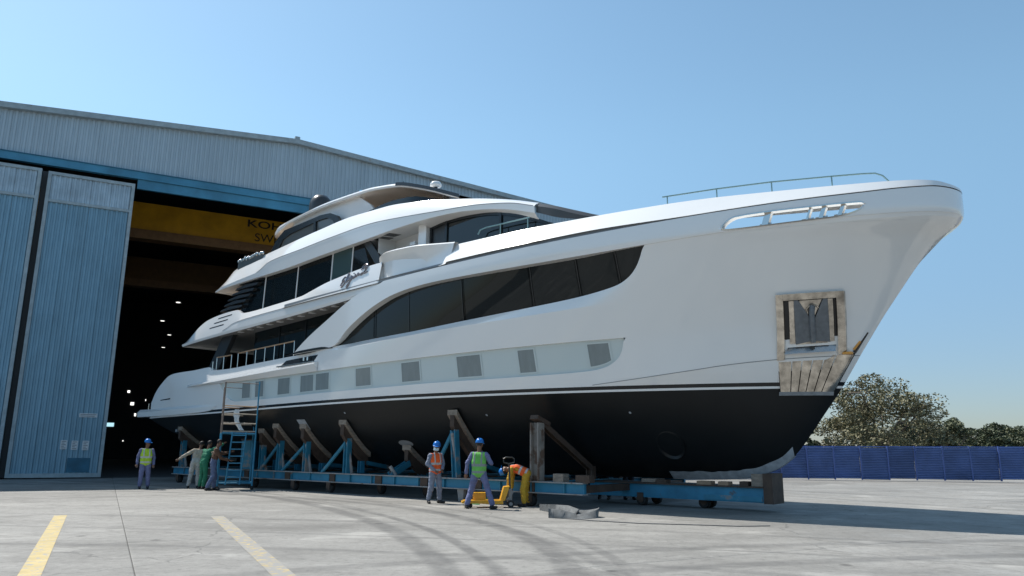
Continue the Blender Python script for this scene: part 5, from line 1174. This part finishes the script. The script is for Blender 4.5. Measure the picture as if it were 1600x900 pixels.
    for vi in np.nonzero(vc)[0]:
        x_, y_, z_ = co_[vi]; n1 = mnoise(Vector((x_ * 9, y_ * 9, z_ * 14)) + off_); n2 = mnoise(Vector((x_ * 22, y_ * 22, z_ * 34)) + off_); co_[vi] += no_[vi] * (.015 * n1 + .007 * n2)
    me.vertices.foreach_set('co', co_.ravel())
    me.polygons.foreach_set('material_index', mi.astype(np.int32)); me.polygons.foreach_set('use_smooth', [True] * len(me.polygons)); me.update()
    link('body', me, root)
    if vest:
        mb = MB(); up_ = sp.normalized()
        for a, b, ra_, rb_, l in segs[:9]: capsule(mb, a, b, ra_ + .016, rb_ + .02, 14)
        capsule(mb, J['shL'] * .82 + J['shR'] * .18, J['shR'] * .82 + J['shL'] * .18, .085, .085, 14)
        vm = remesh(mb, .014, 2); bm = bmesh.new(); bm.from_mesh(vm); Ls = sp.length; kill = []
        lo_, hi_ = vest.get('hem', -.12), (J['neck'] - J['pel']).dot(up_) - .0
        for f in bm.faces:
            c = f.calc_center_median() - J['pel']; u = c.dot(up_); w_ = c.dot(side); fr_ = c.dot(fwd)
            if u < lo_ or u > hi_ or abs(w_) > .205: kill.append(f); continue
            f.smooth = True
            if abs(u - .02) < .03 or abs(u - .20) < .03: f.material_index = 1
            elif abs(abs(w_) - .10) < .022 and u > .2: f.material_index = 1
            if vest.get('open') and fr_ * vest.get('fs', 1) > .05 and abs(w_) < .05 * max(0, (u - .25) / .2): kill.append(f)
        bmesh.ops.delete(bm, geom=list(set(kill)), context='FACES'); vm.materials.clear(); bm.to_mesh(vm); mi_ = [f.material_index for f in bm.faces]; bm.free(); vm.materials.append(M_[vest['m']]); vm.materials.append(M_[vest.get('t', 'reflect')]); vm.polygons.foreach_set('material_index', mi_); vm.update(); link('vest', vm, root)
    if helmet:
        mb = MB(); mb.lathe([(.110, -.012), (.116, .0), (.113, .03), (.103, .065), (.082, .098), (.05, .117), (0, .124)], 18); mb.grid([[(.12 * math.cos(a), .12 * math.sin(a), 0) for a in np.linspace(.3, PI - .3, 9)], [(.125 * math.cos(a), (.122 + .07 * math.sin(a)) * math.sin(a), -.016) for a in np.linspace(.3, PI - .3, 9)]]); mb.box((-.014, -.085, .10), (.014, .05, .128))
        o = mb.build('helmet', 'helmet_blue', root, True, 50); mt = Matrix((sx_, fx, hu)).transposed().to_4x4(); mt.translation = hc + hu * .04; o.matrix_local = mt
    if mask:
        mb = MB(); mb.grid([[tuple(hc + fx * (.098 + .012 * math.cos(a)) * math.cos(a * .9) + sx_ * .085 * math.sin(a) + hu * z) for a in np.linspace(-1.2, 1.2, 9)] for z in (-.105, -.06, -.02)]); mb.build('face_mask', 'mask', root, True)
    return root
rz = lambda d: R(d)
# facing angle 0 looks along +Y (away from the camera); 180 faces the camera
person((-14.0, 29.4, 0), R(-150), 1.80, 'man in blue coverall, lime vest and blue helmet standing alone by the hangar door', 'coverall_blue', 'coverall_blue', dict(elL=(-.27, -.05, 1.14), elR=(.27, -.06, 1.14), wrR=(.28, .02, .90), knL=(-.12, .02, .5), anL=(-.15, -.02, .09)), dict(m='vest_lime', open=True), True, look=-.9)
person((-12.4, 30.2, 0), R(20), 1.80, 'man in beige shirt with one arm stretched out, half hidden behind the green coverall', 'shirt_beige', 'trouser_grey', dict(chest=(.05, .08, 1.23), neck=(.10, .13, 1.44), head=(.13, .17, 1.6), shL=(-.1, .1, 1.4), shR=(.28, .12, 1.38), elL=(-.38, .08, 1.24), wrL=(-.62, .12, 1.08), elR=(.46, .3, 1.3), wrR=(.6, .5, 1.33), knL=(-.14, .05, .5), anL=(-.2, -.05, .09)))
person((-11.9, 29.75, 0), R(-35), 1.80, 'man in green coverall reaching up to the scaffold', 'coverall_green', 'coverall_green', dict(chest=(.02, .06, 1.24), neck=(.04, .1, 1.46), head=(.05, .13, 1.62), shR=(.22, .1, 1.42), elR=(.36, .28, 1.50), wrR=(.44, .46, 1.66), elL=(-.2, .22, 1.2), wrL=(-.08, .45, 1.25), shL=(-.15, .08, 1.4)))
person((-11.15, 28.75, 0), R(-65), 1.84, 'man in brown shirt and jeans pushing the scaffold', 'shirt_brown', 'jeans', dict(chest=(0, .05, 1.24), neck=(0, .09, 1.46), head=(0, .13, 1.62), elL=(-.24, .3, 1.27), wrL=(-.2, .56, 1.34), elR=(.24, .22, 1.12), wrR=(.2, .5, 1.05), knL=(-.1, .1, .5), anL=(-.1, .08, .09), anR=(.12, -.14, .09), shL=(-.19, .05, 1.4), shR=(.19, .05, 1.4)))
person((-2.25, 22.9, 0), R(-140), 1.74, 'masked man in grey blue coverall and orange vest, blue helmet, looking right', 'coverall_grey', 'coverall_grey', dict(head=(0, .03, 1.61), elL=(-.27, .02, 1.15), elR=(.28, -.02, 1.14), wrL=(-.12, .2, .98), wrR=(.14, .2, .96), knL=(-.14, .03, .5), anL=(-.18, .0, .09), knR=(.13, .0, .5), anR=(.17, -.06, .09)), dict(m='vest_orange', open=True), True, True, look=.6, feet=(-.4, .4))
person((-.87, 21.05, 0), R(-15), 1.80, 'man in blue coverall and green vest seen from behind with legs apart', 'coverall_blue', 'coverall_blue', dict(pel=(0, 0, .92), chest=(0, .0, 1.2), elL=(-.32, -.02, 1.16), wrL=(-.37, .02, .90), elR=(.33, .02, 1.17), wrR=(.27, .2, 1.2), hipL=(-.1, 0, .9), hipR=(.1, 0, .9), knL=(-.2, .02, .5), knR=(.24, .04, .5), anL=(-.30, -.04, .09), anR=(.38, -.02, .09)), dict(m='vest_green', t='tape_grey'), True, look=.2, feet=(-.5, .5))
person((.40, 22.0, 0), R(78), 1.74, 'man in yellow coverall and orange vest bending over the pallet truck', 'coverall_yellow', 'coverall_yellow', dict(pel=(0, -.08, .92), chest=(0, .22, 1.04), neck=(0, .43, 1.06), head=(0, .56, 1.0), shL=(-.18, .36, 1.03), shR=(.18, .36, 1.03), elL=(-.2, .42, .74), elR=(.2, .40, .74), wrL=(-.14, .46, .50), wrR=(.16, .40, .50), hipL=(-.1, -.06, .88), hipR=(.1, -.06, .88), knL=(-.16, .02, .48), knR=(.14, -.02, .48), anL=(-.18, -.02, .09), anR=(.16, -.1, .09)), dict(m='vest_orange', hem=-.02), True, look=.0)
person((3.05, 25.3, 0), R(160), 1.74, 'man in dark clothes behind the cradle, only legs showing, left of the pair', 'dark_clothes', 'dark_clothes', dict(anL=(-.2, .12, .09), anR=(.16, -.1, .09)), simple=True)
person((3.85, 25.2, 0), R(190), 1.74, 'man in dark clothes behind the cradle, only legs showing, right of the pair', 'dark_clothes', 'dark_clothes', dict(anL=(-.14, .1, .09)), simple=True)
